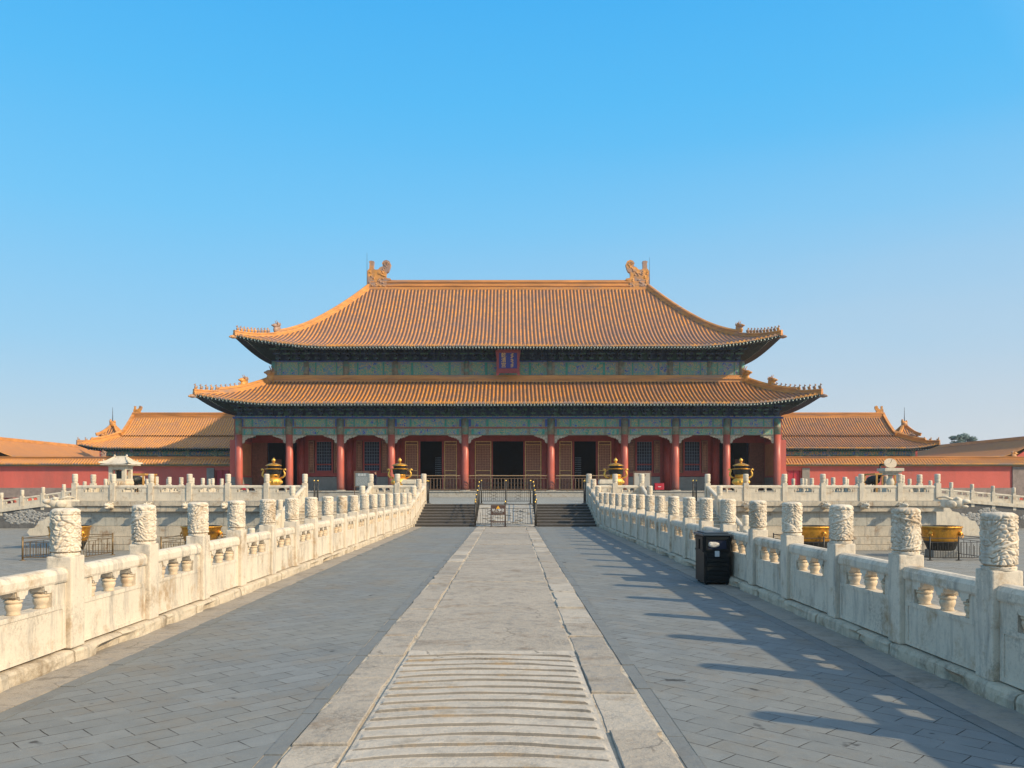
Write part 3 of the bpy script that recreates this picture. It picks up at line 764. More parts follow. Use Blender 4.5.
# dragon-head spouts below the posts
def spout(big=1.):
    g = MB(); b = big
    g.box(-.13*b,.13*b,-.36*b,.25,-.10*b,.12*b,0,.04*b)
    g.ell((0,-.42*b,.03*b), (.15*b,.20*b,.15*b)); g.ell((0,-.62*b,.07*b), (.11*b,.12*b,.07*b)); g.ell((0,-.60*b,-.06*b), (.09*b,.10*b,.045*b))
    for s in (-1,1):
        g.ell((s*.10*b,-.44*b,.14*b), (.045*b,.06*b,.05*b)); g.tube([(s*.09*b,-.35*b,.12*b),(s*.12*b,-.15*b,.19*b),(s*.10*b,.0,.17*b)], [.035*b,.03*b,.012*b], 6)
        g.ell((s*.15*b,-.30*b,.0), (.05*b,.13*b,.10*b))
    return g.mesh('dragon_head', M_marble_far)
SP = spout(); SPB = spout(1.9)
for sx, w in ((-1,'left'),(1,'right')):
    t = thing('dragon_spouts', 'row of carved dragon head spouts under the %s terrace balustrade' % w, 'stone carving', (sx*15.8, TF, .78))
    for x in (11.97,13.9,15.82,17.74,19.64):
        inst('dragon_head', SP, t, (sx*x-sx*15.8, -.05, 0))
    inst('dragon_head', SPB, t, (sx*(21.6-15.8), .1, .12), sx*R(62))
    for y in (45.2,49,53): inst('dragon_head', SP, t, (sx*(21.7-15.8), y-TF, 0), sx*R(90))
# side stair end with carved drum stone, beyond the terrace corner
for sx, w in ((-1,'left'),(1,'right')):
    t = thing('side_stair', 'carved stepped end stone of the stairs off the %s side of the terrace' % w, 'stairs', (sx*21.9, 54, ZC))
    H = ZT-ZC
    P = [(0,0),(9.1,0),(9.25,.22),(9.1,.45),(8.8,.5),(8.6,.72),(8.5,.95),(8.15,1.0),(7.95,1.22),(7.6,1.28),(7.4,1.5),(7.0,1.58),(6.8,1.82),(6.3,1.9),(6.1,2.15),(.0,H+1.0)]
    g = MB(); g.plate([(sx*x, z) for x, z in P], [], -.14, .14); g.build('drum_stone', M_marble_far, t)
    g = MB()
    for i in range(14): 
        a, b = sorted((0, sx*(8.6-i*.6))); g.box(a, b, .16, 4, i*H/14, (i+1)*H/14-.002, 0)
    g.build('steps', M_terr, t)
    # ramp with balustrade far behind
    xs = [22.9+1.6*i for i in range(15)]
    zf = lambda x, k_=(.085 if sx > 0 else .135): 1.047 if x < 31 else 1.047-(x-31)*k_
    t = balustrade('ramp_balustrade', 'distant low marble balustrade descending outward above the dark relief wall on the %s' % w, [(sx*x, 63.8, zf(x)) for x in xs], False, slope_body=True)
    t = thing('relief_wall', 'dark retaining wall with pale carved cloud relief, beyond the %s terrace corner' % w, 'wall', (sx*21.7, 63.7, ZC))
    g = MB(); P = [(0,0),(24.5,0),(24.5,zf(46.2)-ZC-.14),(9.3,ZT-ZC),(0,ZT-ZC)]
    g.plate([(sx*x, z) for x, z in P], [], 0, 6); g.build('wall_body', M_darkwall, t)
    g = MB(); P = [(0,ZT-ZC),(9.3,ZT-ZC),(24.5,zf(46.2)-ZC-.14),(24.5,zf(46.2)-ZC+.12),(9.3,ZT-ZC+.26),(0,ZT-ZC+.26)]
    g.plate([(sx*x, z) for x, z in P], [], -.12, .5); g.build('coping', M_marble_far, t)
    g = MB()
    for k in range(3):
        cx = 10.5+k*4.6
        for i in range(230):
            a = random.uniform(0, 6.28); r = random.random()**.5; x = cx+2.0*r*math.cos(a); z = .95-k*.08+.50*r*math.sin(a)*(1.2-.3*abs(math.cos(a)))+.1*math.sin(x*3)
            q = random.uniform(.05,.14); g.ell((sx*x, .0, z), (q*1.5,.035,q*.7), 0, 7, 5)
    g.build('cloud_relief', M_relief, t)

# ------------------------------------------------------------------ glazed roofs
PITCH = .37
OFFS = [(-.185,0),(-.118,0),(-.105,.045),(-.06,.09),(0,.108),(.06,.09),(.105,.045),(.118,0)]
def tiles(mb, s0, s1, fn, t0=lambda s: 0., N=22, pitch=PITCH, rel=1.0, nrm=None, ends=True, mi=0, vlen=None):
    """cover-tile columns: fn(s,t)->point, t from t0(s) (top) to 1 (eave)"""
    n = max(1, int(round((s1-s0)/pitch))); p = (s1-s0)/n; k = p/PITCH
    S_ = []
    for i in range(n):
        c = s0+(i+.5)*p
        for o, h in OFFS: S_.append((c+o*k, h*rel*min(1,k), i+.5+o*k/p))
    S_.append((s1, 0, n))
    vs = []; uv = []; m = len(S_)
    for s, h, u in S_:
        a = t0(s); l = 0; prev = None
        for j in range(N+1):
            t = a+(1-a)*j/N; q = Vector(fn(s, t))
            if prev is not None: l += (q-prev).length
            prev = q.copy()
            vs.append((q.x, q.y, q.z+h)); uv.append([u+.0, l])
    # v measured from the eave so that courses run level
    for c in range(m):
        T = uv[c*(N+1)+N][1]
        for j in range(N+1): uv[c*(N+1)+j][1] = (uv[c*(N+1)+j][1]-T)/.36 + 100
    uv = [tuple(x) for x in uv]
    fs = []
    for c in range(m-1):
        for j in range(N):
            a = c*(N+1)+j; fs.append((a, a+1, a+N+2, a+N+1))
    mb.add(vs, fs, mi, uv, True)
    if ends:     # round end tiles and drip tiles
        for i in range(n):
            c = s0+(i+.5)*p; q = Vector(fn(c,1.)); q2 = Vector(fn(c,.97)); d = Vector((q.x-q2.x, q.y-q2.y, 0)).normalized()
            e = (Vector(fn(c+.05,1.))-q); e = e.normalized(); up = Vector((0,0,1))
            r = .12*k; cc = q+up*.02*k+d*.02
            vs = [cc+(e*math.cos(a*PI/4)+up*math.sin(a*PI/4))*r for a in range(8)]
            vs2 = [v-d*.12 for v in vs]
            mb.add(vs+vs2, [tuple(range(8))]+[(a,(a+1)%8,8+(a+1)%8,8+a) for a in range(8)], mi+1)
            qd = Vector(fn(min(s1,c+p/2),1.)); w = .1*k
            mb.add([qd+d*.01-e*w+up*.01, qd+d*.01+e*w+up*.01, qd+d*.03-up*.17*k, qd-d*.08-e*w, qd-d*.08+e*w, qd-d*.06-up*.15*k], [(0,1,2),(3,5,4),(0,3,4,1),(1,4,5,2),(0,2,5,3)], mi+1)

class HipRoof:
    """double pitched/hipped skirt: eave half size A,B ; top half size a,b ; eave height ze ; rise H ; corner lift U"""
    def __init__(s, cx, cy, A, B, a, b, ze, H, U, D, lin=.25, pw=1.7, flare=.35):
        s.__dict__.update(locals())
    def z(s, t, x, y):
        A, B, a, b = s.A, s.B, s.a, s.b
        d = math.hypot(A-min(A,abs(x)), B-min(B,abs(y)))
        return s.ze + .05*noise.noise(Vector((x*.13, y*.13, s.ze))) + s.H*(s.lin*(1-t)+(1-s.lin)*max(0.,1-t)**s.pw) + s.U*max(0,1-d/s.D)**2
    def fl(s, t, x, y):
        d = math.hypot(s.A-min(s.A,abs(x)), s.B-min(s.B,abs(y)))
        return s.flare*max(0,1-d/s.D)**2 * t
    def front(s, x, t, sg=-1):
        y = s.b+(s.B-s.b)*t; f = s.fl(t, x, y); z = s.z(t, x, y)
        return Vector((s.cx+x*(1+f/s.A*max(0,abs(x)/s.A)), s.cy+sg*(y+f), z))
    def side(s, y, t, sg=1):
        x = s.a+(s.A-s.a)*t; f = s.fl(t, x, y); z = s.z(t, x, y)
        return Vector((s.cx+sg*(x*(1+f/s.A*max(0,x/s.A))), s.cy+y+math.copysign(f, y)*(1 if abs(y)/s.B>.5 else abs(y)/s.B*2), z))
    def hip(s, t, sx, sy=-1):
        return s.front(sx*(s.a+(s.A-s.a)*t), t, sy)
    def surfaces(s, N=24):
        g = MB(); tx = lambda v: max(0., (abs(v)-s.a)/(s.A-s.a)); ty = lambda v: max(0., (abs(v)-s.b)/(s.B-s.b))
        tiles(g, -s.A, s.A, s.front, tx, N)
        tiles(g, -s.B, s.B, lambda y, t: s.side(y, t, 1), ty, N//2)
        tiles(g, -s.B, s.B, lambda y, t: s.side(y, t, -1), ty, N//2)
        tiles(g, -s.A, s.A, lambda x, t: s.front(x, t, 1), tx, N//2, ends=False)
        return g
    def soffit(s, inset, drop=.32, wall=None):
        """underside sheet from eave back to the wall line"""
        g = MB(); n = 80
        def ring(t, dz, X, Y):
            pass
        for sg in (-1, 1):
            for fn, E, I in ((lambda v, t: s.front(v, t, sg), s.A, 'x'), (lambda v, t: s.side(v, t, sg), s.B, 'y')):
                ti = 1-inset/((s.B-s.b) if I == 'x' else (s.A-s.a)); vs = []; fs = []
                for i in range(n+1):
                    v = -E+2*E*i/n
                    for j in range(5):
                        t = 1-(1-ti)*j/4; lim = (s.a+(s.A-s.a)*t) if I == 'x' else (s.b+(s.B-s.b)*t)
                        vv = max(-lim, min(lim, v)); q = fn(vv, t); vs.append((q.x, q.y, q.z-drop-.10*j/4))
                for i in range(n):
                    for j in range(4):
                        a = i*5+j; fs.append((a, a+1, a+6, a+5))
                g.add(vs, fs, 0)
                # fascia closing tile edge to soffit
                vs = []; fs = []
                for i in range(n+1):
                    q = fn(-E+2*E*i/n, 1.); vs += [(q.x, q.y, q.z-.01), (q.x, q.y, q.z-.13)]
                for i in range(n): fs.append((2*i, 2*i+1, 2*i+3, 2*i+2))
                g.add(vs, fs, 1)
        return g
    def rafters(s):
        g = MB()
        for sg, E, fn, dirn in ((-1, s.A, lambda v,t: s.front(v,t,-1), 'f'), (1, s.B, lambda v,t: s.side(v,t,1), 'r'), (-1, s.B, lambda v,t: s.side(v,t,-1), 'l')):
            n = int(2*E/.30); 
            for i in range(n):
                v = -E+2*E*(i+.5)/n; q = fn(v, 1.)
                D = s.B-s.b if dirn == 'f' else s.A-s.a
                lim = E
                t2 = 1-min(1.2, 1.2)/D
                vv = v*((s.a+(s.A-s.a)*t2)/s.A if dirn == 'f' else (s.b+(s.B-s.b)*t2)/s.B) if abs(v) > E*.8 else v
                p = fn(vv, t2); q = q+Vector((0,0,-.20)); p = p+Vector((0,0,-.24))
                d = (p-q).normalized()
                g.bar(q+d*.06, p, .13, .13, 0); g.bar(q+d*.045, q+d*.062, .135, .135, 1)
                # lower round rafters behind
                q2 = q+(p-q)*.55+Vector((0,0,-.17)); p2 = p+(p-q).normalized()*.6+Vector((0,0,-.12))
                g.bar(q2, p2, .12, .12, 0); g.bar(q2-d*.012, q2, .125, .125, 1)
        return g
    def hip_ridge(s, sx, sy=-1, t0=0., t1=1., w=.36, h=.62):
        """raised ridge along the hip, taller above the beast"""
        g = MB(); n = 40; vs = []; fs = []
        for i in range(n+1):
            t = t0+(t1-t0)*i/n; p = s.hip(t, sx, sy); q = s.hip(min(1,t+.02), sx, sy) if t < .98 else p+(p-s.hip(t-.02, sx, sy))
            d = Vector((q.x-p.x, q.y-p.y, 0)).normalized(); c = Vector((-d.y, d.x, 0))
            hh = h if t < .74 else h*.62; ww = w/2
            for o, z in ((-1.1,-.15),(-1.1,.10),(-.75,.14),(-.75,hh*.62),(-1.0,hh*.66),(-1.0,hh*.80),(-.45,hh),(.45,hh),(1.0,hh*.80),(1.0,hh*.66),(.75,hh*.62),(.75,.14),(1.1,.10),(1.1,-.15)):
                vs.append(p+c*o*ww+Vector((0,0,z)))
        m = 14
        for i in range(n):
            for j in range(m): a = i*m+j; b = i*m+(j+1)%m; fs.append((a, b, b+m, a+m))
        fs.append(tuple(range(m))); fs.append(tuple(n*m+j for j in reversed(range(m))))
        g.add(vs, fs, 0); return g

CHI = [(290,650),(285,560),(287,370),(320,330),(325,235),(310,215),(345,195),(400,205),(395,235),(390,335),(430,350),(470,345),(500,310),(550,290),(535,240),(560,200),(610,183),(660,205),(685,260),(670,320),(645,380),(612,400),(605,440),(612,490),(680,500),(690,525),(620,545),(610,650)]
def chiwen(parent, x, y, z, sx, sc=1.0, name='ridge_ornament'):
    """big dragon-fin ornament biting the ridge; outline faces the middle of the roof"""
    g = MB(); k = 1/158./1.0*sc
    P = [((px-400)*k*(-sx), (650-py)*k) for px, py in CHI]   # sx=-1 -> left ornament as photographed
    g.plate(P, [], -.27*sc, .27*sc)
    for s in (-1,1):
        c = ((605-400)*k*(-sx), (650-255)*k)
        g.tube([(c[0]+.28*sc*math.cos(a)*(1-a/14), s*.28*sc, c[1]+.28*sc*math.sin(a)*(1-a/14)) for a in [q*.5 for q in range(0,20)]], .06*sc, 6)
        for i in range(26):
            px = random.uniform(310,600); py = random.uniform(370,630)
            g.ell(((px-400)*k*(-sx), s*.27*sc, (650-py)*k), (.13*sc,.07*sc,.10*sc), 0, 7, 5)
        for i in range(6):
            q = i/5; g.ell(((480+q*130-400)*k*(-sx), s*.27*sc, (650-(420-q*120))*k), (.09*sc,.06*sc,.13*sc), 0, 7, 5)
    g.ell((0,0,0.2*sc), (.9*sc,.33*sc,.35*sc))
    o = g.build(name, M_glaze, parent); o.location = (x, y, z); return o
def beast(parent, p, d, sc=1., name='hip_beast'):
    """horned beast head on the hip; d = outward direction"""
    g = MB(); a = math.atan2(d.y, d.x)
    g.ell((0,0,.28*sc),(.42*sc,.2*sc,.42*sc)); g.ell((-.3*sc,0,.5*sc),(.2*sc,.15*sc,.45*sc)); g.ell((.18*sc,0,.72*sc), (.34*sc,.19*sc,.24*sc)); g.ell((.50*sc,0,.72*sc), (.15*sc,.14*sc,.10*sc)); g.ell((-.2*sc,0,.85*sc),(.16*sc,.16*sc,.3*sc))
    for s in (-1,1):
        g.tube([(.0,s*.1*sc,.88*sc),(-.02*sc,s*.14*sc,1.12*sc),(.10*sc,s*.16*sc,1.32*sc)], [.06*sc,.05*sc,.02*sc], 6)
        g.tube([(-.25*sc,s*.08*sc,.7*sc),(-.45*sc,s*.1*sc,.9*sc),(-.38*sc,s*.1*sc,1.15*sc)], [.09*sc,.07*sc,.02*sc], 6)
    o = g.build(name, M_glaze, parent); o.location = p; o.rotation_euler = (0,0,a); return o
def figure_mesh(sc=1.):
    g = MB(); g.box(-.13,.13,-.09,.09,0,.06); g.ell((-.05,0,.2), (.12,.08,.15)); g.ell((.02,0,.26), (.08,.07,.17)); g.ell((.07,0,.45), (.09,.065,.075)); g.ell((.15,0,.43), (.05,.04,.04))
    for s in (-1,1): g.tube([(.09,s*.05,.0),(.08,s*.05,.28)], .03, 6); g.ell((.03,s*.045,.53), (.02,.02,.05), 0, 6, 4)
    g.tube([(-.13,0,.1),(-.2,0,.25),(-.14,0,.4)], [.04,.045,.015], 6)
    return g.mesh('roof_figure', M_glaze)
FIG = figure_mesh()
def hip_dress(roof, parent, sx, sy=-1, t0=0., nfig=10, figs=True, h=.62, w=.36, tb=.74, sc=1.):
    r = roof.hip_ridge(sx, sy, t0, 1.0, w, h).build('hip_ridge', M_glaze_r, parent)
    d = roof.hip(1,sx,sy)-roof.hip(.9,sx,sy); d.z = 0; d.normalize()
    if figs:
        p = roof.hip(tb, sx, sy)+Vector((0,0,h*.55)); beast(parent, p, d, .88*sc)
        for i in range(nfig):
            t = tb+.055+(1-tb-.075)*i/(nfig-1); p = roof.hip(t, sx, sy)+Vector((0,0,h*.60))
            f = inst('roof_figure', FIG, parent, p, math.atan2(d.y, d.x)); f.scale = (.9*sc,)*3
        # end beast under the corner
        g = MB(); g.ell((0,0,0), (.32*sc,.17*sc,.17*sc)); g.ell((.26*sc,0,-.03), (.14*sc,.1*sc,.1*sc)); g.box(-.6*sc,.05,-.1*sc,.1*sc,-.12*sc,.1*sc,0,.02)
        o = g.build('corner_beast', M_glaze, parent); o.location = roof.hip(1,sx,sy)+Vector((0,0,-.28)) + d*.12; o.rotation_euler = (0,0,math.atan2(d.y,d.x))
def ridge_beam(parent, cx, cy, half, z0, h, w=.5, name='main_ridge'):
    g = MB()
    for a, b, ww in ((-.25,.16*h,1.25),(.16*h,.30*h,.8),(.30*h,.40*h,1.1),(.40*h,.72*h,.75),(.72*h,.82*h,1.1),(.82*h,h,.8)):
        g.box(cx-half, cx+half, cy-w/2*ww, cy+w/2*ww, z0+a, z0+b, 0)
    return g.build(name, M_glaze_r, parent)

# ------------------------------------------------------------------ main hall
HX = 0.0
COLX = [4.04, 10.95, 15.74, 20.54, 25.28]
YC = 78.0
hall = thing('palace_hall', 'large red palace hall with two tiers of golden hipped roofs and a blue plaque', 'palace', (0, YC, ZP))
OH = Vector((0, YC, ZP))
def hp(mb, name, mats, parent=None, recalc=True):
    """build in world coordinates, then hang below the hall (or one of its parts)"""
    o = mb.build(name, mats, None, recalc)
    par = parent or hall
    o.parent = par; o.matrix_parent_inverse = Matrix.Translation(-Vector(par.matrix_world.translation)) if False else Matrix.Translation(-OH)
    return o
CY = 89.6                                   # centre line in depth
lower = HipRoof(0, CY, 27.85, CY-75.0, 22.75, CY-80.7, 9.42, 2.72, .85, 7.5, .45, 1.6, .40)
upper = HipRoof(0, CY, 25.05, CY-77.5, 14.9, 0.0, 15.02, 8.3, 1.0, 8.5, .28, 1.75, .40)
def part_group(g, name, mats):
    return hp(g, name, mats)
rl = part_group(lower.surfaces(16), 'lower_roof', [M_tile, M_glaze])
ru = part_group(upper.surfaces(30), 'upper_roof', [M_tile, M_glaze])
class Sub:    # parent proxy so that children placed in world coordinates sit right
    pass
def sub(par):
    o = par
    def fix(ch): ch.matrix_parent_inverse = Matrix.Identity(4)
    return o
def dress(roof, par, inset, tb, t0):
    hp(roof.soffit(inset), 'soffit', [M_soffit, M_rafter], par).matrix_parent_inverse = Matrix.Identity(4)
    hp(roof.rafters(), 'rafters', [M_rafter, M_rafend], par).matrix_parent_inverse = Matrix.Identity(4)
    for sx in (-1, 1):
        hip_dress(roof, par, sx, -1, t0, tb=tb)
        hip_dress(roof, par, sx, 1, t0, figs=False)
# a child of ru/rl inherits (-OH) shift from the part's own inverse, hall at OH -> world = identity
dress(lower, rl, 3.2, .42, 0.0)
dress(upper, ru, 3.2, .74, 0.0)
ridge_beam(ru, 0, CY, 15.0, 23.15, .95, .55)
for sx in (-1, 1):
    chiwen(ru, sx*14.45, CY-.02, 23.3, sx, 1.0)
    g = MB(); g.tube([(sx*15.25, CY, 23.3),(sx*15.25, CY, 27.1 if sx < 0 else 26.6)], [.03,.012], 6)
    hp(g, 'lightning_rod', M_iron, ru).matrix_parent_inverse = Matrix.Identity(4)
# enclosing ridge at the foot of the upper wall
g = MB()
for z0, z1, w in ((11.95,12.25,.28),(12.25,12.40,.40),(12.40,12.62,.26)):
    g.box(-22.95, 22.95, 80.62-w, 80.64, z0, z1, 0)
    for sx in (-1,1):
        a, b = sorted((sx*22.6, sx*(22.69+w))); g.box(a, b, 80.65, 98.5, z0, z1, 0)
hp(g, 'enclosing_ridge', M_glaze_r, rl).matrix_parent_inverse = Matrix.Identity(4)
for sx in (-1,1):
    p = Vector((sx*22.95, 80.35, 12.0)); beast(rl, p, Vector((sx*.7,-.7,0)), 1.15, 'corner_ornament')
# columns with stone drums and painted heads
for x in COLX:
    for sx in (-1,1):
        g = MB(); g.lathe([(.345,0),(.345,.3),(.34,2.5),(.33,6.65-ZP)], (sx*x, YC, ZP+.06), 24)
        c = hp(g, 'column', M_red_col)
        g = MB(); g.lathe([(.50,0),(.50,.03),(.44,.075)], (sx*x, YC, ZP-.005), 24); o = hp(g, 'column_base', M_plat, c); o.matrix_parent_inverse = Matrix.Identity(4)
        g = MB(); g.lathe([(.335,6.71),(.335,7.35),(.345,7.36),(.345,7.5),(.335,7.51),(.335,8.25)], (sx*x, YC, 0), 20)
        o = hp(g, 'column_head', M_paint_e, c); o.matrix_parent_inverse = Matrix.Identity(4)
# painted beams bay by bay
CX = sorted([-x for x in COLX] + COLX)
def beam_bay(x0, x1, y, z0, z1, d=.25, zmid=None):
    g = MB(); zmid = zmid if zmid else z0+(z1-z0)*.44
    lev = [(z0, zmid-.05), (zmid+.05, z1)]
    g.box(x0, x1, y-.12, y+d, zmid-.05, zmid+.05, 3)
    for li, (a, b) in enumerate(lev):
        g.box(x0, x1, y-.16, y+d, a, b, 2)
        W_ = x1-x0; e = .07
        cuts = [0,.035,.07,.22,.255,.745,.78,.93,.965,1]
        kinds = [4,2,0,5,1,5,0,2,4] if li else [2,5,1,2,0,2,1,5,2]
        for i, kd in enumerate(kinds):
            if kd == 2: continue
            xa, xb = x0+W_*cuts[i]+.02, x0+W_*cuts[i+1]-.02
            g.box(xa, xb, y-.175, y-.158, a+e, b-e, kd)
    return g
BM = [M_paint_g, M_paint_b, M_paint_e, M_red, M_paint_blue, M_paint_teal]
for a, b in zip(CX[:-1], CX[1:]):
    hp(beam_bay(a+.33, b-.33, YC, 6.66, 8.22), 'painted_beam', BM)
    # carved corner plates under the beam
    for s, x in ((1, a+.33), (-1, b-.33)):
        P = [(0,6.65),(1.25,6.65),(1.2,6.56),(1.0,6.53),(.92,6.44),(.74,6.45),(.64,6.36),(.48,6.38),(.40,6.24),(.28,6.25),(.22,6.04),(.16,5.92),(0,5.90)]
        P = [(x+s*u, z) for u, z in P]
        g = MB(); g.plate(P, [], YC-.07, YC+.07); hp(g, 'beam_bracket', M_quetti)
g = MB(); g.box(-25.8,25.8,YC-.30,YC+.30,8.22,8.36,1); g.box(-25.6,25.6,YC-.22,YC+.25,8.36,8.46,0)
for sx in (-1,1):
    a, b = sorted((sx*25.1, sx*25.55)); g.box(a, b, YC+.3, 101, 6.66, 8.3, 0)
hp(g, 'plate_beam', [M_paint_g, M_paint_blue])
# bracket sets
def brackets(x0, x1, y, z0, z1, n, steps=3, out=1.5):
    g = MB()
    for i in range(n):
        x = x0+(x1-x0)*(i+.5)/n
        for k in range(steps):
            z = z0+(z1-z0)*(k+.2)/steps; w = .22+.16*k; o = out*(k+1)/steps
            g.box(x-.07, x+.07, y-o, y+.2, z, z+(z1-z0)/steps*.55, 0)
            g.box(x-w, x+w, y-o-.02, y-o+.12, z+.10, z+.24, 1)
            for s in (-1,0,1): g.box(x+s*w*.9-.06, x+s*w*.9+.06, y-o-.04, y-o+.14, z+.25, z+.34, 2)
    return g
BRM = [M_soffit, M_bracket, M_soffit]
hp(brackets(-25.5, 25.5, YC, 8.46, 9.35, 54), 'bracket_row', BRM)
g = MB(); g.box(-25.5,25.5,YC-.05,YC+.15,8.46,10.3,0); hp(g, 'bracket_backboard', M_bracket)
# upper storey wall
UY = 80.75; UX = 22.7
hp(beam_bay(-UX,-19.6,UY,12.5,13.95,zmid=12.56), 'painted_beam', BM)
xs = [-19.6,-15.74,-10.95,-4.04,4.04,10.95,15.74,19.6,22.7]
sub_xs = []
for a, b in zip([-19.6,-15.74,-10.95,-4.04,4.04,10.95,15.74,19.6], [-15.74,-10.95,-4.04,4.04,10.95,15.74,19.6,22.7]):
    hp(beam_bay(a+.0, b-.0, UY, 12.5, 13.95, zmid=12.56), 'painted_beam', BM)
for x in [-22.7,-19.6,-15.74,-10.95,-4.04,4.04,10.95,15.74,19.6,22.7]:
    g = MB(); g.lathe([(.30,12.3),(.30,14.0)], (x, UY-.02, 0), 14); hp(g, 'upper_column', M_paint_e)
g = MB(); g.box(-UX,UX,UY+.26,UY+.5,11.4,15.8,0)
for sx in (-1,1):
    a, b = sorted((sx*22.3, sx*22.75)); g.box(a, b, UY+.5, 98.4, 11.4, 15.8, 0)
g.box(-UX,UX,98.4,98.8,11.4,15.8,0)
hp(g, 'upper_wall', M_bracket)
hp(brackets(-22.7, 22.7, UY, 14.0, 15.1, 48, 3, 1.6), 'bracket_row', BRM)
g = MB(); g.box(-22.9,22.9,UY-.22,UY+.26,13.96,14.06,0); hp(g, 'plate_beam', M_paint_blue)
# porch back wall with doors and windows
YB = 82.6
def lattice_leaf(x0, x1, z0, z1, door=True):
    g = MB(); y = YB
    g.box(x0, x1, y-.02, y+.08, z0, z1, 0)
    w = .09
    for a, b, c, d in ((x0,x0+w,z0,z1),(x1-w,x1,z0,z1),(x0+w,x1-w,z0,z0+w),(x0+w,x1-w,z1-w,z1)): g.box(a, b, y-.08, y-.02, c, d, 1)
    zm = z0+(z1-z0)*.40 if door else z0+.5
    for z in (zm, z0+(zm-z0)*.78, z1-.35): g.box(x0+w, x1-w, y-.07, y-.02, z-.05, z+.03, 1)
    if door:
        zz = [z0+w+.08, z0+(zm-z0)*.78-.12]; g.box(x0+w+.12, x1-w-.12, y-.05, y-.021, zz[0], zz[1], 3)
    step = .17; n = int((x1-x0-2*w)/step)
    for i in range(1, n+1):
        x = x0+w+(x1-x0-2*w)*i/(n+1); g.box(x-.018, x+.018, y-.055, y-.021, zm+.04, z1-.4, 2)
    n = int((z1-.4-zm)/step)
    for i in range(1, n+1):
        z = zm+(z1-.4-zm)*i/(n+1); g.box(x0+w, x1-w, y-.05, y-.0212, z-.018, z+.018, 2)
    return g
M_screen = simple('screen_trim', (.30,.13,.06), .6, var=.35, scale=5)
LM = [M_door, M_gilt, simple('lattice_wood', (.55,.24,.12), .6, var=.3, scale=6), M_door]
def fill(x0, x1, z0, z1, mat, name='wall_panel', y0=None, y1=None):
    g = MB(); g.box(x0, x1, YB if y0 is None else y0, YB+.25 if y1 is None else y1, z0, z1, 0); return hp(g, name, mat)
DT = 6.36
for sx in (-1,1):
    def mx(a, b): return sorted((sx*a, sx*b))
    # side bay doorway recess
    a, b = mx(23.6, 25.4); 
    # windows in bays two and three
    for c in (13.55, 18.3):
        a, b = mx(c-.74, c+.74)
        g = MB(); g.box(a, b, YB+.06, YB+.10, 3.42, 6.3, 0)
        for i in range(7): x = a+(b-a)*i/6; g.box(x-.022, x+.022, YB-.02, YB+.05, 3.42, 6.3, 1)
        for i in range(10): z = 3.42+2.88*i/9; g.box(a, b, YB-.012, YB+.045, z-.02, z+.02, 1)
        g.box(a, b, YB-.04, YB+.05, 3.98, 4.10, 2)
        w = hp(g, 'window', [M_dark, M_lattice, M_red])
        g = MB()
        for p, q, r_, s_ in ((a-.16,a,3.2,6.45),(b,b+.16,3.2,6.45),(a,b,6.3,6.45),(a,b,3.2,3.42)): g.box(p, q, YB-.1, YB+.1, r_, s_, 0)
        hp(g, 'frame', M_red, w).matrix_parent_inverse = Matrix.Identity(4)
        for d in (-1,1):
            p, q = sorted((sx*c+d*.98, sx*c+d*1.55)); hp(lattice_leaf(p, q, 3.2, 6.4, False), 'lattice_screen', [M_door, M_screen, LM[2], M_door])
    # red walls, sill and grey dado
    a, b = mx(11.3, 20.6); fill(a, b, 2.85, 3.2, M_red); fill(a, b, 6.45, 8.2, M_red)
    for p, q in ((11.3,11.98),(15.12,16.72),(19.87,20.6)):
        a, b = mx(p, q); fill(a, b, 3.2, 6.45, M_red)
    a, b = mx(11.95, 15.1); fill(a, b, ZP, 2.8, M_dado, 'stone_dado', YB-.12, YB+.2)
    a, b = mx(16.6, 19.9); fill(a, b, ZP, 2.8, M_dado, 'stone_dado', YB-.12, YB+.2)
    for p, q in ((11.3,11.94),(15.11,16.59),(19.91,20.6)):
        a, b = mx(p, q); fill(a, b, ZP, 2.85, M_red)
    # doors of bay four
    for p, q in ((5.1,6.35),(8.95,10.25)):
        a, b = mx(p, q); hp(lattice_leaf(a, b, ZP+.05, DT), 'door', LM)
    a, b = mx(6.40, 6.58); fill(a, b, ZP, DT, M_red, 'door_frame', YB-.05); a, b = mx(8.75, 8.92); fill(a, b, ZP, DT, M_red, 'door_frame', YB-.05)
    for p, q in ((4.0,5.08),(10.27,11.3)): a, b = mx(p, q); fill(a, b, ZP, DT, M_red)
    a, b = mx(3.6, 11.3); fill(a, b, DT, 8.2, M_red, 'lintel')
    # open leaf seen through the dark doorway
    a, b = mx(6.9, 7.6); g = MB()
    for i in range(5):
        for j in range(9): g.box(a+.06+i*.13, a+.13+i*.13, 86.0, 86.03, 3.0+j*.22, 3.12+j*.22, 0)
    hp(g, 'far_lattice', simple('daylit_lattice', (.45,.55,.65), .6, var=.1))
    # centre leaves
    a, b = mx(1.68, 3.3); hp(lattice_leaf(a, b, ZP+.05, DT), 'door', LM)
    a, b = mx(3.33, 3.6); fill(a, b, ZP, DT, M_red); a, b = mx(1.52, 1.66); fill(a, b, ZP, DT, M_red, 'door_frame', YB-.05)
    a, b = mx(3.6,4.0); fill(a, b, ZP, DT, M_red)
    # porch inner columns
    for x in (10.95, 15.74, 20.54, 4.2):
        g = MB(); g.lathe([(.36,0),(.35,6.75-ZP)], (sx*x, YB-.25, ZP), 20); hp(g, 'inner_column', M_red)
    # end bay: deep dark passage with jambs
    a, b = mx(20.6, 21.0); fill(a, b, ZP, 8.2, M_red, 'wall_panel', YB-.1, YB+6)
    a, b = mx(20.6, 25.5); fill(a, b, 6.2, 8.2, M_red, 'lintel', YB)
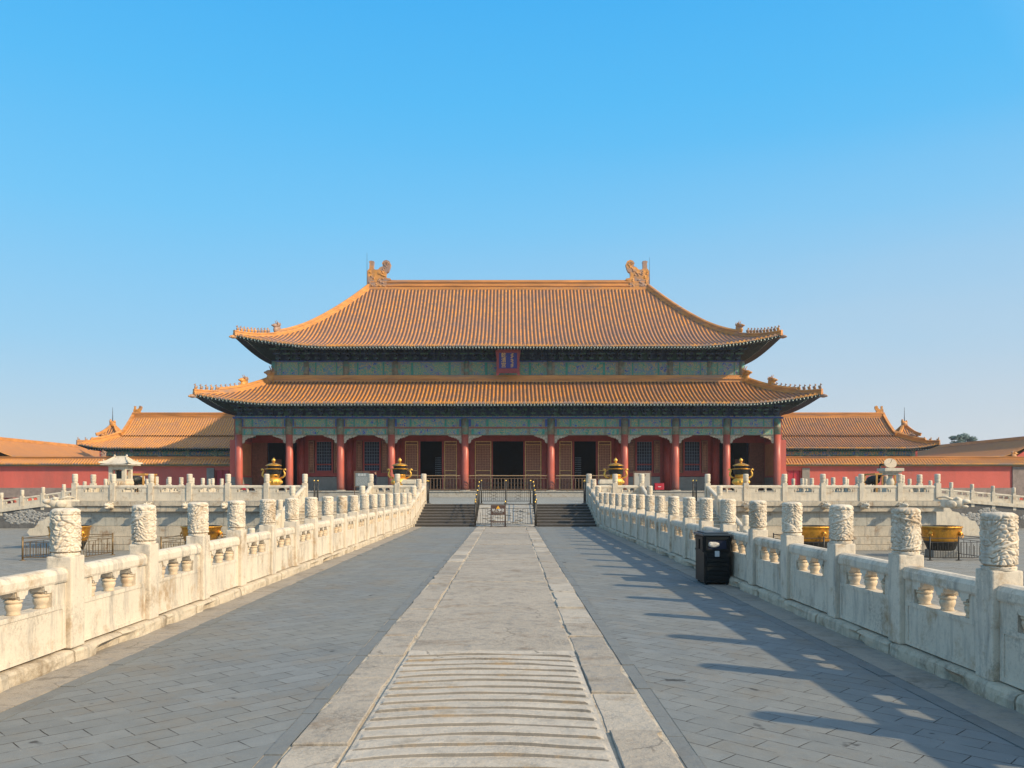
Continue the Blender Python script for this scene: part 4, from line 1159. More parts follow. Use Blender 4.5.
    a, b = mx(24.0, 25.5); fill(a, b, ZP, 6.2, M_door, 'wall_panel', YB, YB+.3)
    a, b = mx(22.9, 24.0); fill(a, b, ZP, 4.6, M_door, 'side_door', YB+1.2, YB+1.3)
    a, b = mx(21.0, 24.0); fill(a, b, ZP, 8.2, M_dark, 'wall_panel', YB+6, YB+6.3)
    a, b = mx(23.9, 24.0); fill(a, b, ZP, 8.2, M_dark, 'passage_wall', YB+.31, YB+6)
    # gable end wall
    g = MB(); a, b = mx(25.55, 26.3); g.box(a, b, 78.5, 101, 2.75, 6.25, 0); g.box(*mx(25.52,26.34), 78.46, 101.04, ZP-.5, 2.74, 2)
    g.box(*mx(25.60,25.9), 78.55, 101, 6.25, 8.3, 3)
    a, b = sorted((sx*25.545, sx*25.535)); g.box(a, b, 78.75, YB-.15, 2.9, 6.0, 1)
    hp(g, 'end_wall', [M_redwall, M_ochre, M_dado, M_red])
fill(-3.6, 3.6, DT, 8.2, M_red, 'lintel')
fill(-25.5, 25.5, 8.15, 8.3, M_soffit, 'porch_ceiling', YC+.26, YB+.2)
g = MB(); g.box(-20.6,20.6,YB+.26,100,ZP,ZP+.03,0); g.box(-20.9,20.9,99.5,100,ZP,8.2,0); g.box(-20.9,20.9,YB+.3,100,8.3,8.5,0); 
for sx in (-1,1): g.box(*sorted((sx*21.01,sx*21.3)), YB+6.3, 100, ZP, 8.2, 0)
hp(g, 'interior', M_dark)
g = MB(); g.box(-27.3,27.3,75.2,102,-.5,ZP-.12,0,.01)
x = -27.3
while x < 27.2:
    x1 = min(27.3, x+random.uniform(1.6,2.6)); g.box(x+.004, x1-.004, 75.12, 76.2, ZP-.118, ZP-.001, 0, .01); x = x1
g.box(-27.25,27.25,76.2,102,ZP-.118,ZP-.004,1)
hp(g, 'platform', [M_plat, M_dado])
# name plaque under the upper eave
g = MB(); a = R(14)
g.box(-1.05,1.05,-.07,.07,-1.08,1.06,0,.02)
for s in (-1,1): g.plate([(s*.86,-1.2),(s*1.10,-1.3),(s*1.12,-.9),(s*1.06,-.6),(s*1.13,-.2),(s*1.06,.2),(s*1.13,.6),(s*1.2,1.12),(s*.86,1.02)], [], -.16, -.05)
g.plate([(-.9,-.62),(-.9,-1.08),(-.6,-1.0),(-.4,-1.1),(-.2,-1.0),(0,-1.12),(.2,-1.0),(.4,-1.1),(.6,-1.0),(.9,-1.08),(.9,-.62)], [], -.15, -.05)
g.plate([(-1.05,1.18),(-.9,.86),(.9,.86),(1.05,1.18)], [], -.17, -.05)
pl = hp(g, 'name_plaque', M_plaque_r); pl.matrix_parent_inverse = Matrix.Identity(4); pl.location = Vector((0,79.0,13.72))-OH; pl.rotation_euler = (a,0,0)
g = MB(); g.box(-.86,.86,-.082,-.071,-.62,.86,0); g.build('plaque_field', M_plaque_b, pl)
for i, ch in enumerate('乾清宫'): text_mesh(ch, .5, M_knob, pl, (-.42,-.088,.60-i*.47), .004, (R(90),0,0))
g = MB()   # vertical second script as a stem with side strokes
for k, (z0, z1) in enumerate(((.80,.38),(.30,-.08),(-.16,-.52))):
    g.box(.36,.41,-.094,-.083,z1,z0,0)
    for j in range(4):
        z = z0-(z0-z1)*(j+.5)/4; s = -1 if (j+k)%2 else 1; a_, b_ = sorted((.385, .385+s*.15)); g.box(a_, b_, -.093,-.083, z-.025, z+.02, 0)
g.build('lettering', M_knob, pl)

# porch rails
for a, b in ((-10.9,-4.1),(-4.0,4.0),(4.1,10.9)):
    lab = {-10.9:'brass topped rail across the open doorway left of the centre door', -4.0:'brass topped rail with dark slats in front of the centre door', 4.1:'brass topped rail across the open doorway right of the centre door'}[a]
    t = thing('porch_rail', lab, 'railing', ((a+b)/2, 77.2, ZP))
    h = (b-a)/2-.35; n = 7
    g = MB(); g.bar((-h,0,1.40),(h,0,1.40),.09,.07); g.build('handrail', M_brail, t)
    g = MB(); g.bar((-h,0,1.15),(h,0,1.15),.04,.05); g.bar((-h,0,.12),(h,0,.12),.05,.08)
    k = int(2*h/.30)
    for i in range(k+1): x = -h+2*h*i/k; g.bar((x,0,.12),(x,0,1.15),.07 if abs(x) < 1.6 else .03,.03)
    g.build('slats', M_wood, t)

# ------------------------------------------------------------------ wings, red walls and side galleries
for sx, w in ((-1,'left'),(1,'right')):
    wing = thing('side_hall', 'smaller golden roofed side hall rising behind the %s red wall' % w, 'hall', (sx*38, 92, ZT))
    OW = Vector((sx*38,92,ZT))
    def wp(mb, name, mats, par=None):
        o = mb.build(name, mats); 
        if par: o.parent = par
        else: o.parent = wing; o.matrix_parent_inverse = Matrix.Translation(-OW)
        return o
    cy = 96.2; x0, x1 = 27.5, 46.4      # inner end hidden behind the hall
    # lower skirt as a hip roof centred on the wing, upper gable on top
    cxw = (x0+x1)/2
    hr = HipRoof(sx*cxw, cy, (x1-x0)/2, 6.1, (x1-x0)/2-2.9, 3.0, 6.1, 1.45, .45, 3.2, .7, 1.5, .3)
    g = MB(); tx = lambda v: max(0., (abs(v)-hr.a)/(hr.A-hr.a)); ty = lambda v: max(0., (abs(v)-hr.b)/(hr.B-hr.b))
    P2 = .29
    tiles(g, -hr.A, hr.A, hr.front, tx, 6, P2); tiles(g, -hr.B, hr.B, lambda y, t: hr.side(y, t, 1), ty, 6, P2); tiles(g, -hr.B, hr.B, lambda y, t: hr.side(y, t, -1), ty, 6, P2)
    tiles(g, -hr.A, hr.A, lambda x, t: hr.front(x, t, 1), tx, 4, P2, ends=False)
    ga = hr.a-.05; zr = 10.0; zl = 7.55
    up = lambda x, t, sg=-1: Vector((sx*cxw+x, cy+sg*(3.25*t), zr-(zr-zl)*(1-max(0.,1-t)**1.25)*1.0))
    tiles(g, -ga, ga, up, lambda s: 0, 8, P2, ends=False); tiles(g, -ga, ga, lambda x, t: up(x, t, 1), lambda s: 0, 8, P2, ends=False)
    rf = wp(g, 'roof', [M_tile2 if sx < 0 else M_tile, M_glaze])  # left roof takes the sun-brightened tile colour, right the darker one
    g = MB()      # gable end boards
    for s in (-1,1):
        P = [(-3.1,zl-.1),(3.1,zl-.1)] + [(3.2*q, zr-(zr-zl)*(1-(1-q)**1.25)) for q in (.8,.6,.4,.2,0,-.2,-.4,-.6,-.8)] if False else None
        pts = [(cy-3.1,zl-.15),(cy+3.1,zl-.15)] + [(cy+3.1*q, zr-(zr-zl)*(1-max(0.,1-abs(q))**1.25)) for q in (1,.75,.5,.25,0,-.25,-.5,-.75,-1)]
        g.plate(pts, [], sx*cxw+s*ga-.08, sx*cxw+s*ga+.08, 0, axis='x')
    wp(g, 'gable', M_red, rf)
    ridge_beam(rf, sx*cxw, cy, ga+.1, zr-.1, .55, .4)
    for s in (-1,1): chiwen(rf, sx*cxw+s*(ga-.3), cy, zr+.05, s, .40)
    for s in (-1,1):       # drooping ridges of the gable and hip ridges of the skirt
        for sy in (-1,1):
            g = MB(); pts = [up(s*ga, q/8, sy)+Vector((0,0,.12)) for q in range(9)]
            for p, q in zip(pts[:-1], pts[1:]): g.bar(p, q+(q-p)*.05, .3, .42)
            wp(g, 'gable_ridge', M_glaze_r, rf)
            wp(hr.hip_ridge(s, sy, 0, 1, .30, .60), 'hip_ridge', M_glaze_r, rf)
        p = hr.hip(.42, s, -1); d = (hr.hip(1,s,-1)-hr.hip(.9,s,-1)); d.z = 0; d.normalize(); beast(rf, p+Vector((0,0,.2)), d, .6)
        for i in range(4):
            p = hr.hip(.55+i*.14, s, -1)+Vector((0,0,.26)); f = inst('roof_figure', FIG, rf, p, math.atan2(d.y,d.x)); f.scale = (.75,)*3
    s_ = hr.soffit(1.7, .2); wp(s_, 'soffit', [M_soffit, M_rafter], rf)
    # body: columns, beams
    a, b = sorted((sx*29.2, sx*44.7))
    g = MB(); g.box(a, b, 92.0, 100.5, ZT, 5.0, 0); g.box(a, b, 91.9, 100.5, 5.0, 6.2, 1); wp(g, 'wall', [M_red, M_bracket])
    n = 5
    for i in range(n):
        xa = a+(b-a)*i/n; xb = a+(b-a)*(i+1)/n
        gg = MB(); gg.box(xa+.2, xb-.2, 91.62, 91.9, 5.28, 5.75, 0); gg.box(xa+.2, xb-.2, 91.64, 91.9, 5.80, 5.92, 2)
        W_ = xb-xa; [gg.box(xa+W_*(.3+.1*q_), xa+W_*(.34+.1*q_), 91.6, 91.62, 5.42, 5.62, 3) for q_ in range(5)]
        wp(gg, 'painted_beam', [M_wingblue, M_paint_g, M_paint_teal, M_gilt])
    for i in range(n+1):
        xa = a+(b-a)*i/n; gg = MB(); gg.lathe([(.2,ZT),(.2,5.2)], (xa, 91.8, 0), 10); c_ = wp(gg, 'column', M_red_col)
        gg = MB(); gg.box(xa-.2,xa+.2,91.55,91.95,5.2,6.0,0); wp(gg, 'column_head', M_wingblue, c_)
    g = MB()
    for i in range(64): xx = a-1+(b-a+2)*i/63; g.bar((xx,90.25,5.9),(xx,91.9,6.15),.1,.1,0); g.bar((xx,90.23,5.895),(xx,90.25,5.9),.1,.1,1)
    wp(g, 'rafters', [M_rafter, M_rafend], rf)
    # small pavilion roof peeping over the far end
    t = thing('rear_roof', 'small pointed golden roof with a spike peeping out behind the %s side hall' % w, 'roof', (sx*49.6, 104, ZT))
    pv = HipRoof(sx*49.6, 104, 1.35, 1.35, .2, .05, 8.1, 1.25, .12, 1.5, .3, 1.5, .05)
    g = MB(); tx2 = lambda v: max(0., (abs(v)-pv.a)/(pv.A-pv.a)); ty2 = lambda v: max(0., (abs(v)-pv.b)/(pv.B-pv.b))
    tiles(g, -1.35,1.35, pv.front, tx2, 8, .3, ends=False); tiles(g,-1.35,1.35,lambda y,q: pv.side(y,q,1),ty2,8,.3,ends=False); tiles(g,-1.35,1.35,lambda y,q: pv.side(y,q,-1),ty2,8,.3,ends=False); tiles(g,-1.35,1.35,lambda x,q: pv.front(x,q,1),tx2,8,.3,ends=False)
    o = g.build('roof_tiles', [M_tile, M_glaze]); o.parent = t; o.matrix_parent_inverse = Matrix.Translation(-Vector(t.location))
    g = MB()
    for s in (-1,1):
        for sy in (-1,1):
            pts = [pv.hip(q/6, s, sy)+Vector((0,0,.1)) for q in range(7)]
            for p, q in zip(pts[:-1], pts[1:]): g.bar(p, q, .25, .4)
    g.ell((sx*49.6,104,9.7),(.40,.3,.4)); g.ell((sx*49.6-.25,104,10.0),(.15,.2,.35)); g.ell((sx*49.6+.25,104,9.95),(.13,.2,.25))
    o = g.build('roof_ridges', M_glaze_r); o.parent = t; o.matrix_parent_inverse = Matrix.Translation(-Vector(t.location))
    g = MB(); g.tube([(sx*49.6,104,9.8),(sx*49.6,104,11.8)], [.06,.02], 6); o = g.build('spike', M_iron); o.parent = t; o.matrix_parent_inverse = Matrix.Translation(-Vector(t.location))
    g = MB(); g.box(sx*49.6-1.1,sx*49.6+1.1,102.9,105.1,ZT,8.3,0); o = g.build('roof_base_wall', M_red); o.parent = t; o.matrix_parent_inverse = Matrix.Translation(-Vector(t.location))
    # red enclosing wall with a tiled cap
    t = thing('red_wall', 'long red plastered wall with a golden tiled cap, %s of the hall' % w, 'wall', (sx*40, 85, ZT))
    iv = Matrix.Translation(-Vector(t.location))
    def tp(mb, name, mats, par=None):
        o = mb.build(name, mats); o.parent = par or t
        if not par: o.matrix_parent_inverse = iv
        return o
    xe = 72 if sx < 0 else 51.6
    g = MB()
    for a_, b_ in ((30.05,xe),(27.2,28.55)): g.box(*sorted((sx*a_,sx*b_)), 85, 85.9, 1.72, 4.05, 0)
    g.box(*sorted((sx*28.55,sx*30.05)), 85, 85.9, 3.5, 4.05, 0)
    tp(g, 'wall_body', M_redwall)
    g = MB(); g.box(*sorted((sx*31.2,sx*xe)), 84.93, 85.95, ZT-.2, 1.72, 0, .01); tp(g, 'wall_plinth', M_dadob)
    g = MB(); g.box(*sorted((sx*30.08,sx*30.85)), 84.88, 85.9, ZT-.2, 3.75, 0, .01); 
    if sx > 0: g.box(51.6, 54.0, 84.88, 85.95, ZT-.2, 3.9, 1, .01)
    tp(g, 'stone_pier', [M_dado, M_dadob])
    g = MB(); g.box(*sorted((sx*28.6,sx*30.0)), 85.15, 85.25, ZT, 3.5, 0); g.box(*sorted((sx*29.28,sx*29.32)), 85.1, 85.15, ZT, 3.5, 1)
    for a_ in (28.6, 29.9): g.box(*sorted((sx*a_,sx*(a_+.1))), 85.02, 85.15, ZT, 3.5, 1)
    tp(g, 'gate_door', [M_redbox, M_red])
    g = MB(); cap = lambda s, q: Vector((s, 85.45-.95*q, 4.72-.55*q))
    a_, b_ = sorted((sx*27.2, sx*(xe+2.6 if sx > 0 else xe)))
    tiles(g, a_, b_, cap, lambda s: 0, 3, .30); tiles(g, a_, b_, lambda s, q: Vector((s, 85.45+.95*q, 4.72-.55*q)), lambda s: 0, 2, .30, ends=False)
    cp = tp(g, 'tiled_cap', [M_tile2, M_glaze])
    g = MB(); g.box(a_, b_, 85.3, 85.6, 4.6, 4.86, 0); g.box(a_, b_, 85.22, 85.68, 4.86, 4.93, 0); o = g.build('cap_ridge', M_glaze_r); o.parent = cp
    g = MB(); g.box(a_, b_, 84.72, 86.1, 4.0, 4.14, 0); g.box(a_, b_, 84.86, 85.98, 3.92, 4.0, 1); o = g.build('cap_cornice', [M_paint_teal, M_glaze_r]); o.parent = cp
    beast(cp, Vector((sx*(41.7 if sx < 0 else 52.1), 85.45, 4.8)), Vector((sx,0,0)), .62, 'cap_ornament')
    # gallery along the courtyard side
    t = thing('side_gallery', 'long low golden gallery roof running back along the far %s of the court' % w, 'gallery', (sx*55, 100, ZT))
    iv2 = Matrix.Translation(-Vector(t.location))
    g = MB(); gf = lambda s, q: Vector((sx*(56-4.2*q), s, 7.0-2.0*(1-max(0.,1-q)**1.2)))
    tiles(g, 86.6, 128, gf, lambda s: 0, 5, .30); tiles(g, 86.6, 128, lambda s, q: Vector((sx*(56+4.2*q), s, 7.0-2.0*(1-max(0.,1-q)**1.2))), lambda s: 0, 4, .30, ends=False)
    o = g.build('gallery_roof', [M_tile2, M_glaze]); o.parent = t; o.matrix_parent_inverse = iv2
    g = MB(); g.box(*sorted((sx*55.8,sx*56.2)), 86.6, 128, 6.95, 7.3, 0); q_ = g.build('main_ridge', M_glaze_r); q_.parent = o
    g = MB(); g.box(*sorted((sx*53.2,sx*59)), 86.9, 128, ZT-2, 5.0, 0); g.plate([(sx*53.2,5.0),(sx*59,5.0),(sx*56,6.8)], [], 86.9, 87.1); o = g.build('gallery_wall', M_redwall); o.parent = t; o.matrix_parent_inverse = iv2

# ------------------------------------------------------------------ things on the terrace and in the courtyard
def burner():
    t = thing('incense_burner', 'x', 'incense burner', (0,0,0))
    g = MB(); g.box(-.62,.62,-.62,.62,0,.16,0,.02); g.box(-.5,.5,-.5,.5,.16,.42,0,.02); g.box(-.58,.58,-.58,.58,.42,.55,0,.02); g.build('stone_pedestal', M_marble_far, t)
    g = MB()
    for k in range(3):
        a = R(90+120*k); p = Vector((.27*math.cos(a), .27*math.sin(a), .55))
        g.tube([p, p+Vector((0,0,.12)), p*1.0+Vector((.06*math.cos(a),.06*math.sin(a),.34))], [.085,.055,.11], 10)
    g.build('legs', M_gold, t)
    g = MB(); g.lathe([(.0,.88-.0),(.25,.90),(.42,1.0),(.50,1.14),(.49,1.26),(.40,1.36),(.33,1.42)], (0,0,0), 28)
    for i in range(14):
        a = 2*PI*i/14; g.ell((.475*math.cos(a),.475*math.sin(a),1.14), (.07,.07,.10), 0, 6, 5)
    b = g.build('belly', M_gold, t)
    g = MB(); g.lathe([(.33,1.42),(.36,1.47),(.34,1.55),(.37,1.60)], n=28); g.build('collar', M_goldw, t)
    g = MB(); g.lathe([(.37,1.60),(.42,1.66),(.44,1.88),(.45,1.91)], n=28); g.build('neck', M_bronze, t)
    g = MB(); g.lathe([(.45,1.91),(.55,1.92),(.54,1.945),(.40,1.975),(.38,1.98)], n=28); 
    g.lathe([(.40,2.12),(.49,2.125),(.48,2.15),(.32,2.24),(.12,2.29),(.05,2.33),(.05,2.37)], n=28); g.build('lid', M_goldw, t)
    g = MB(); g.lathe([(.38,1.98),(.40,2.12)], n=20); g.build('lid_neck', M_bronze, t)
    g = MB(); g.ell((0,0,2.46), (.115,.115,.12)); g.lathe([(.03,2.56),(.01,2.61)], n=8); g.build('finial', M_gold, t)
    for s in (-1,1):
        g = MB(); g.tube([(s*.40,0,1.40),(s*.56,0,1.44),(s*.67,0,1.56),(s*.66,0,1.70),(s*.60,0,1.80),(s*.62,0,1.90),(s*.70,0,1.92),(s*.76,0,1.86)], [.05,.055,.065,.06,.05,.055,.06,.03], 8); g.build('handle', M_gold, t)
    return t
B0 = burner(); k = 0
for x, y, lab in ((-14.05,50,'gilt bronze incense burner before the dark doorway at the far left of the hall'), (-6.45,50,'gilt bronze incense burner just left of the centre doors'),
                  (6.55,50,'gilt bronze incense burner just right of the centre doors'), (14.1,50,'gilt bronze incense burner before the dark doorway at the far right of the hall')):
    b = B0 if k == 0 else copy_tree(B0); k += 1
    b.location = (x, y, ZT); tag(b, lab, 'incense burner', 'gilt incense burners in front of the hall'); 

def vat():
    t = thing('bronze_vat', 'x', 'vat')
    g = MB(); g.box(-.62,.62,-.5,.5,0,.32,0,.03); g.build('stone_base', M_dado, t)
    g = MB(); pr = [(.0,.32),(.50,.32),(.56,.36),(.72,.74),(.80,1.05),(.83,1.22),(.84,1.31),(.88,1.34),(.885,1.37),(.87,1.40),(.82,1.40),(.80,1.30),(.72,.8),(.5,.45),(.0,.44)]
    g.lathe(pr, n=40, mis=[1,1,1,0,0,0,0,0,0,0,1,1,1,1]); g.build('vat_body', [M_goldw, M_bronze], t)
    for k in range(4):
        a = R(45+90*k); c, s = math.cos(a), math.sin(a)
        g = MB(); g.ell((.84*c,.84*s,1.10),(.10,.10,.11)); g.ell((.93*c,.93*s,1.08),(.05,.05,.05))
        h_ = g.build('handle_mask', M_goldw, t)
        g = MB(); g.tube([(.93*c-s*.10*math.cos(q),.93*s+c*.10*math.cos(q),1.0+.10*math.sin(q)) for q in [2*PI*i/12 for i in range(13)]], .018, 6, caps=False); g.build('ring', M_goldw, h_)
    return t
V0 = vat(); k = 0
for x, y, lab, c in ((-19.5,37.1,'gilded bronze vat behind the first big left finial, in the left courtyard','l'), (-13.6,37.1,'gilded bronze vat between the third and fourth left finials, nearer the hall stairs','l'),
                     (13.7,37.1,'gold and black bronze vat half hidden behind the second right hand post, nearer the stairs','r'), (19.45,37.1,'gold rimmed black vat at the far right of the courtyard, beside the terrace corner','r')):
    v = V0 if k == 0 else copy_tree(V0); k += 1
    v.location = (x, y, ZC); v.rotation_euler = (0,0,R(20*k)); tag(v, lab, 'vat', 'bronze vats in the courtyard')
    x0, x1 = (x-1.35, x+1.1) if c == 'r' else (x-1.1, x+1.35)
    m = M_brassr if c == 'l' else M_iron
    P = [(x0,35.4,ZC),((x0+x1)/2,35.4,ZC),(x1,35.4,ZC),(x1,38.3,ZC),(x0,38.3,ZC),(x0,35.4,ZC)]
    railing('vat_railing', {1:'brassy iron railing around the leftmost vat',2:'brassy iron railing around the inner left vat',3:'dark iron railing around the inner right vat',4:'dark iron railing around the rightmost vat'}[k], P[:-1]+[(x0+.001,35.401,ZC)], 1.02, m, knob=False, nbar=10, lat=False, pr=.04 if c == 'l' else .033)

# miniature stone pavilion (left) and sundial (right)
t = thing('stone_pavilion', 'miniature white stone pavilion with a hipped roof above the left balustrade', 'stone pavilion', (-20.45,44.0,ZT))
g = MB(); g.box(-.62,.62,-.62,.62,0,.2,0,.02); g.box(-.5,.5,-.5,.5,.2,.75,0,.02); g.box(-.60,.60,-.60,.60,.75,.9,0,.03); g.build('pedestal', M_marble_far, t)
g = MB(); g.box(-.48,.48,-.48,.48,.9,1.18,0,.02)
for i in range(10):
    for s in (-1,1): g.ell((-.42+.84*i/9, s*.48, 1.04),(.05,.03,.09),0,6,5); g.ell((s*.48,-.42+.84*i/9, 1.04),(.03,.05,.09),0,6,5)
g.build('carved_base', M_vase, t)
g = MB(); H0, H1 = 1.18, 1.92
g.box(-.46,.46,-.46,.46,H0,H0+.1,0,.01)
for sx_ in (-1,1):
    for sy_ in (-1,1): a0, a1 = sorted((sx_*.44,sx_*.25)); b0, b1 = sorted((sy_*.44,sy_*.25)); g.box(a0,a1,b0,b1,H0+.1,H1,0,.012)
for s in (-1,1):
    a0, a1 = sorted((s*.43,s*.30)); g.box(-.25,.25,a0,a1,H1-.16,H1-.003,0); g.box(a0,a1,-.25,.25,H1-.16,H1-.003,0)
g.box(-.47,.47,-.47,.47,H1,H1+.08,0,.01)
g.build('chamber', M_marble_far, t)
g = MB(); g.box(-.16,.16,-.16,.16,H0+.1,H1-.2,0,.02); g.build('measure', M_bronze, t)
pr = HipRoof(0,0,.76,.76,.30,.06,2.06,.36,.06,.4,.55,1.5,.04)
g = MB(); N=10; vs=[]; fs=[]
for sg in (-1,1):
    for fn, top in ((lambda v,q,sg=sg: pr.front(v*(pr.a+(pr.A-pr.a)*q), q, sg), 0), (lambda v,q,sg=sg: pr.side(v*(pr.b+(pr.B-pr.b)*q), q, sg), 1)):
        vs = [fn(-1+2*i/20, j/8) for i in range(21) for j in range(9)]; fs = [(i*9+j, i*9+j+1, i*9+j+10, i*9+j+9) for i in range(20) for j in range(8)]
        g.add(vs, fs, 0)
g.box(-.74,.74,-.74,.74,1.99,2.06,0,.02)
g.box(-.32,.32,-.07,.07,2.38,2.49,0,.02)
for s in (-1,1):
    g.ell((s*.32,0,2.49),(.06,.05,.08))
    for sy in (-1,1):
        for p,q in zip(range(6),range(1,7)): g.bar(pr.hip(p/6,s,sy)+Vector((0,0,.02)), pr.hip(q/6,s,sy)+Vector((0,0,.02)), .05,.06)
        g.ell(pr.hip(.72,s,sy)+Vector((0,0,.09)),(.03,.03,.06))
g.build('roof', M_marble_far, t)
t = thing('sundial', 'tilted white stone sundial disc on a vase shaped pedestal above the right balustrade', 'sundial', (20.35,44.0,ZT))
g = MB(); g.box(-.5,.5,-.5,.5,0,.25,0,.02); g.box(-.4,.4,-.4,.4,.25,.9,0,.02); g.build('plinth', M_marble_far, t)
g = MB(); g.lathe([(.14,.9),(.19,1.0),(.20,1.12),(.15,1.26),(.10,1.36),(.13,1.44),(.13,1.48)], n=20); g.build('pedestal_vase', M_marble_far, t)
g = MB(); g.box(-.30,.30,-.30,.30,1.48,1.60,0,.02); g.box(-.42,.42,-.42,.42,1.60,1.68,0,.01); g.box(-.5,.5,-.5,.5,1.68,1.84,0,.01); g.build('table_slab', M_marble_far, t)
g = MB(); b = bmesh.new(); bmesh.ops.create_cone(b, cap_ends=True, segments=36, radius1=.31, radius2=.31, depth=.06)
g.bm(b, 0, False, Matrix.Translation((0,.0,2.10)) @ Matrix.Rotation(R(-18),4,'Y') @ Matrix.Rotation(R(52),4,'X')); 
g.box(-.16,.16,-.05,.10,1.84,2.02,0,.02); g.build('dial_disc', M_vase, t)
g = MB(); g.tube([(-.04,-.30,2.32),(.04,.30,1.88)], .012, 6); g.build('gnomon', M_iron, t)
# bronze cranes with ochre guard rails near the corners
def crane():
    t = thing('bronze_crane', 'x', 'statue')
    g = MB(); g.ell((0,0,1.25),(.22,.38,.26)); g.ell((0,.34,1.12),(.12,.26,.14)); g.tube([(0,-.25,1.35),(0,-.42,1.6),(0,-.36,1.85),(0,-.38,2.05)], [.13,.07,.05,.045], 8)
    g.ell((0,-.42,2.1),(.06,.09,.06)); g.tube([(0,-.48,2.11),(0,-.74,2.16)], [.03,.008], 6)
    for s in (-1,1): g.ell((s*.17,.05,1.25),(.08,.34,.2))
    g.build('body', M_bronze, t)
    for s in (-1,1):
        g = MB(); g.tube([(s*.09,.02,1.1),(s*.10,.06,.7),(s*.09,.0,.32)], [.05,.025,.03], 6); g.build('leg', M_bronze, t)
    g = MB(); g.box(-.32,.32,-.42,.42,0,.3,0,.02); g.build('pedestal', M_plat, t)
    return t
C0 = crane(); C0.location = (-21.0,47.0,ZT); C0.rotation_euler = (0,0,R(-30)); tag(C0, 'dark bronze crane statue standing behind the miniature stone pavilion', 'statue', 'bronze cranes on the terrace')
C1 = copy_tree(C0); C1.location = (20.55,46.4,ZT); C1.rotation_euler = (0,0,R(30)); tag(C1, 'dark bronze crane statue standing behind the stone sundial', 'statue', 'bronze cranes on the terrace')
for (x, y, lab) in ((-20.75,47.0,'ochre wooden guard rail around the left bronze crane'), (20.85,46.4,'ochre wooden guard rail around the right bronze crane')):
    t = thing('guard_rail', lab, 'guard rail', (x,y,ZT))
    g = MB()
    for sx_ in (-.5,.5):
        for sy_ in (-.75,.75): g.bar((sx_,sy_,0),(sx_,sy_,1.58),.08,.08)
    g.build('uprights', M_yrail, t)
    for z in (1.56,.5):
        g = MB()
        for sy_ in (-.75,.75): g.bar((-.62,sy_,z),(.62,sy_,z),.1,.09)
        for sx_ in (-.5,.5): g.bar((sx_,-.7,z),(sx_,.7,z),.08,.085)
        g.build('rail', M_yrail, t)
# pale stone pedestals beside the centre stair
for x, lab in ((-5.45,'pale stone block pedestal left of the centre stair top'),(5.55,'pale stone block pedestal right of the centre stair top')):
    g = MB(); g.box(-.42,.42,-.42,.42,0,.16,0,.02); g.box(-.34,.34,-.34,.34,.16,1.02,0,.02); g.box(-.40,.40,-.40,.40,1.02,1.20,0,.02); g.box(-.36,.36,-.36,.36,1.20,1.27,0,.01)
    o = g.build('stone_pedestal', M_marble_far); o.location = (x,46.5,ZT); tag(o, lab, 'pedestal')
# info boards
def info(x, y, z, m, w, h, z0, lab, lines):
    t = thing('information_board', lab, 'sign', (x,y,z))
    g = MB()
    for s in (-1,1): g.bar((s*(w/2+.07),0,0),(s*(w/2+.07),0,z0+h+.12),.07,.07); g.bar((s*(w/2+.07),-.3,.03),(s*(w/2+.07),.3,.03),.12,.06)
    g.bar((-w/2-.07,0,z0+h+.1),(w/2+.07,0,z0+h+.1),.08,.08); g.bar((-w/2-.07,0,z0-.05),(w/2+.07,0,z0-.05),.08,.06); g.build('board_frame', M_wood, t)
    g = MB(); g.box(-w/2,w/2,-.02,.02,z0,z0+h,0); b = g.build('board_panel', m, t)
    text_mesh('乾清宫', h*.20, M_white if m is M_board else M_wood, b, (0,-.024,z0+h*.84))
    g = MB()
    for i in range(lines):
        zz = z0+h*(.66-.58*i/lines); a = -w*.42; 
        while a < w*.40:
            l = random.uniform(.05,.22)*w; e = min(a+l, w*.42); g.box(a, e, -.024, -.0205, zz-.016, zz+.016, 0); a = e+.03*w
    g.build('lettering', M_greytx, b)
info(-12.65, 72.0, ZT, M_board, 1.15, 1.15, .95, 'grey information board on posts before the left windows of the hall', 9)
info(11.65, 72.0, ZT, M_boardb, 1.35, 1.25, .85, 'beige information board on posts before the right windows of the hall', 9)
for x, lab in ((13.95,'red equipment box on the hall platform in front of the right stone dado'),(-24.2,'small red equipment box near the left end column of the hall')):
    t = thing('equipment_box', lab, 'box', (x,76.6,ZP)); t.scale = (.6,.6,.8) if x < 0 else (1,1,1)
    g = MB(); g.box(-.43,.43,-.2,.2,.08,.66,0,.02); g.build('case', M_redbox, t)
    g = MB(); g.box(-.45,.45,-.22,.22,.66,.70,0,.01); g.build('lid', M_redbox, t)
    g = MB(); g.box(-.14,.14,-.215,-.205,.35,.39,0); g.build('handle', M_white, t)
    g = MB(); g.box(-.38,-.28,-.15,.15,0,.08,0); g.box(.28,.38,-.15,.15,0,.08,0); g.build('feet', M_iron, t)
# little iron gates at the side stair heads
for x, lab in ((-9.65,'small dark iron gate with brass knobs heading the left courtyard stairs'),(9.55,'small dark iron gate with brass knobs heading the right courtyard stairs')):
    railing('stair_gate', lab, [(x,TF+.3,ZT),(x,TF+1.1,ZT)], 1.12, nbar=4, lat=False)
for sx, w in ((-1,'left'),(1,'right')):
    railing('stair_gate', 'short dark iron gate folded back at the %s side of the centre stair head' % w, [(sx*3.98,TF+.35,ZT),(sx*3.98,TF+1.1,ZT)], 1.1, nbar=4, lat=False)

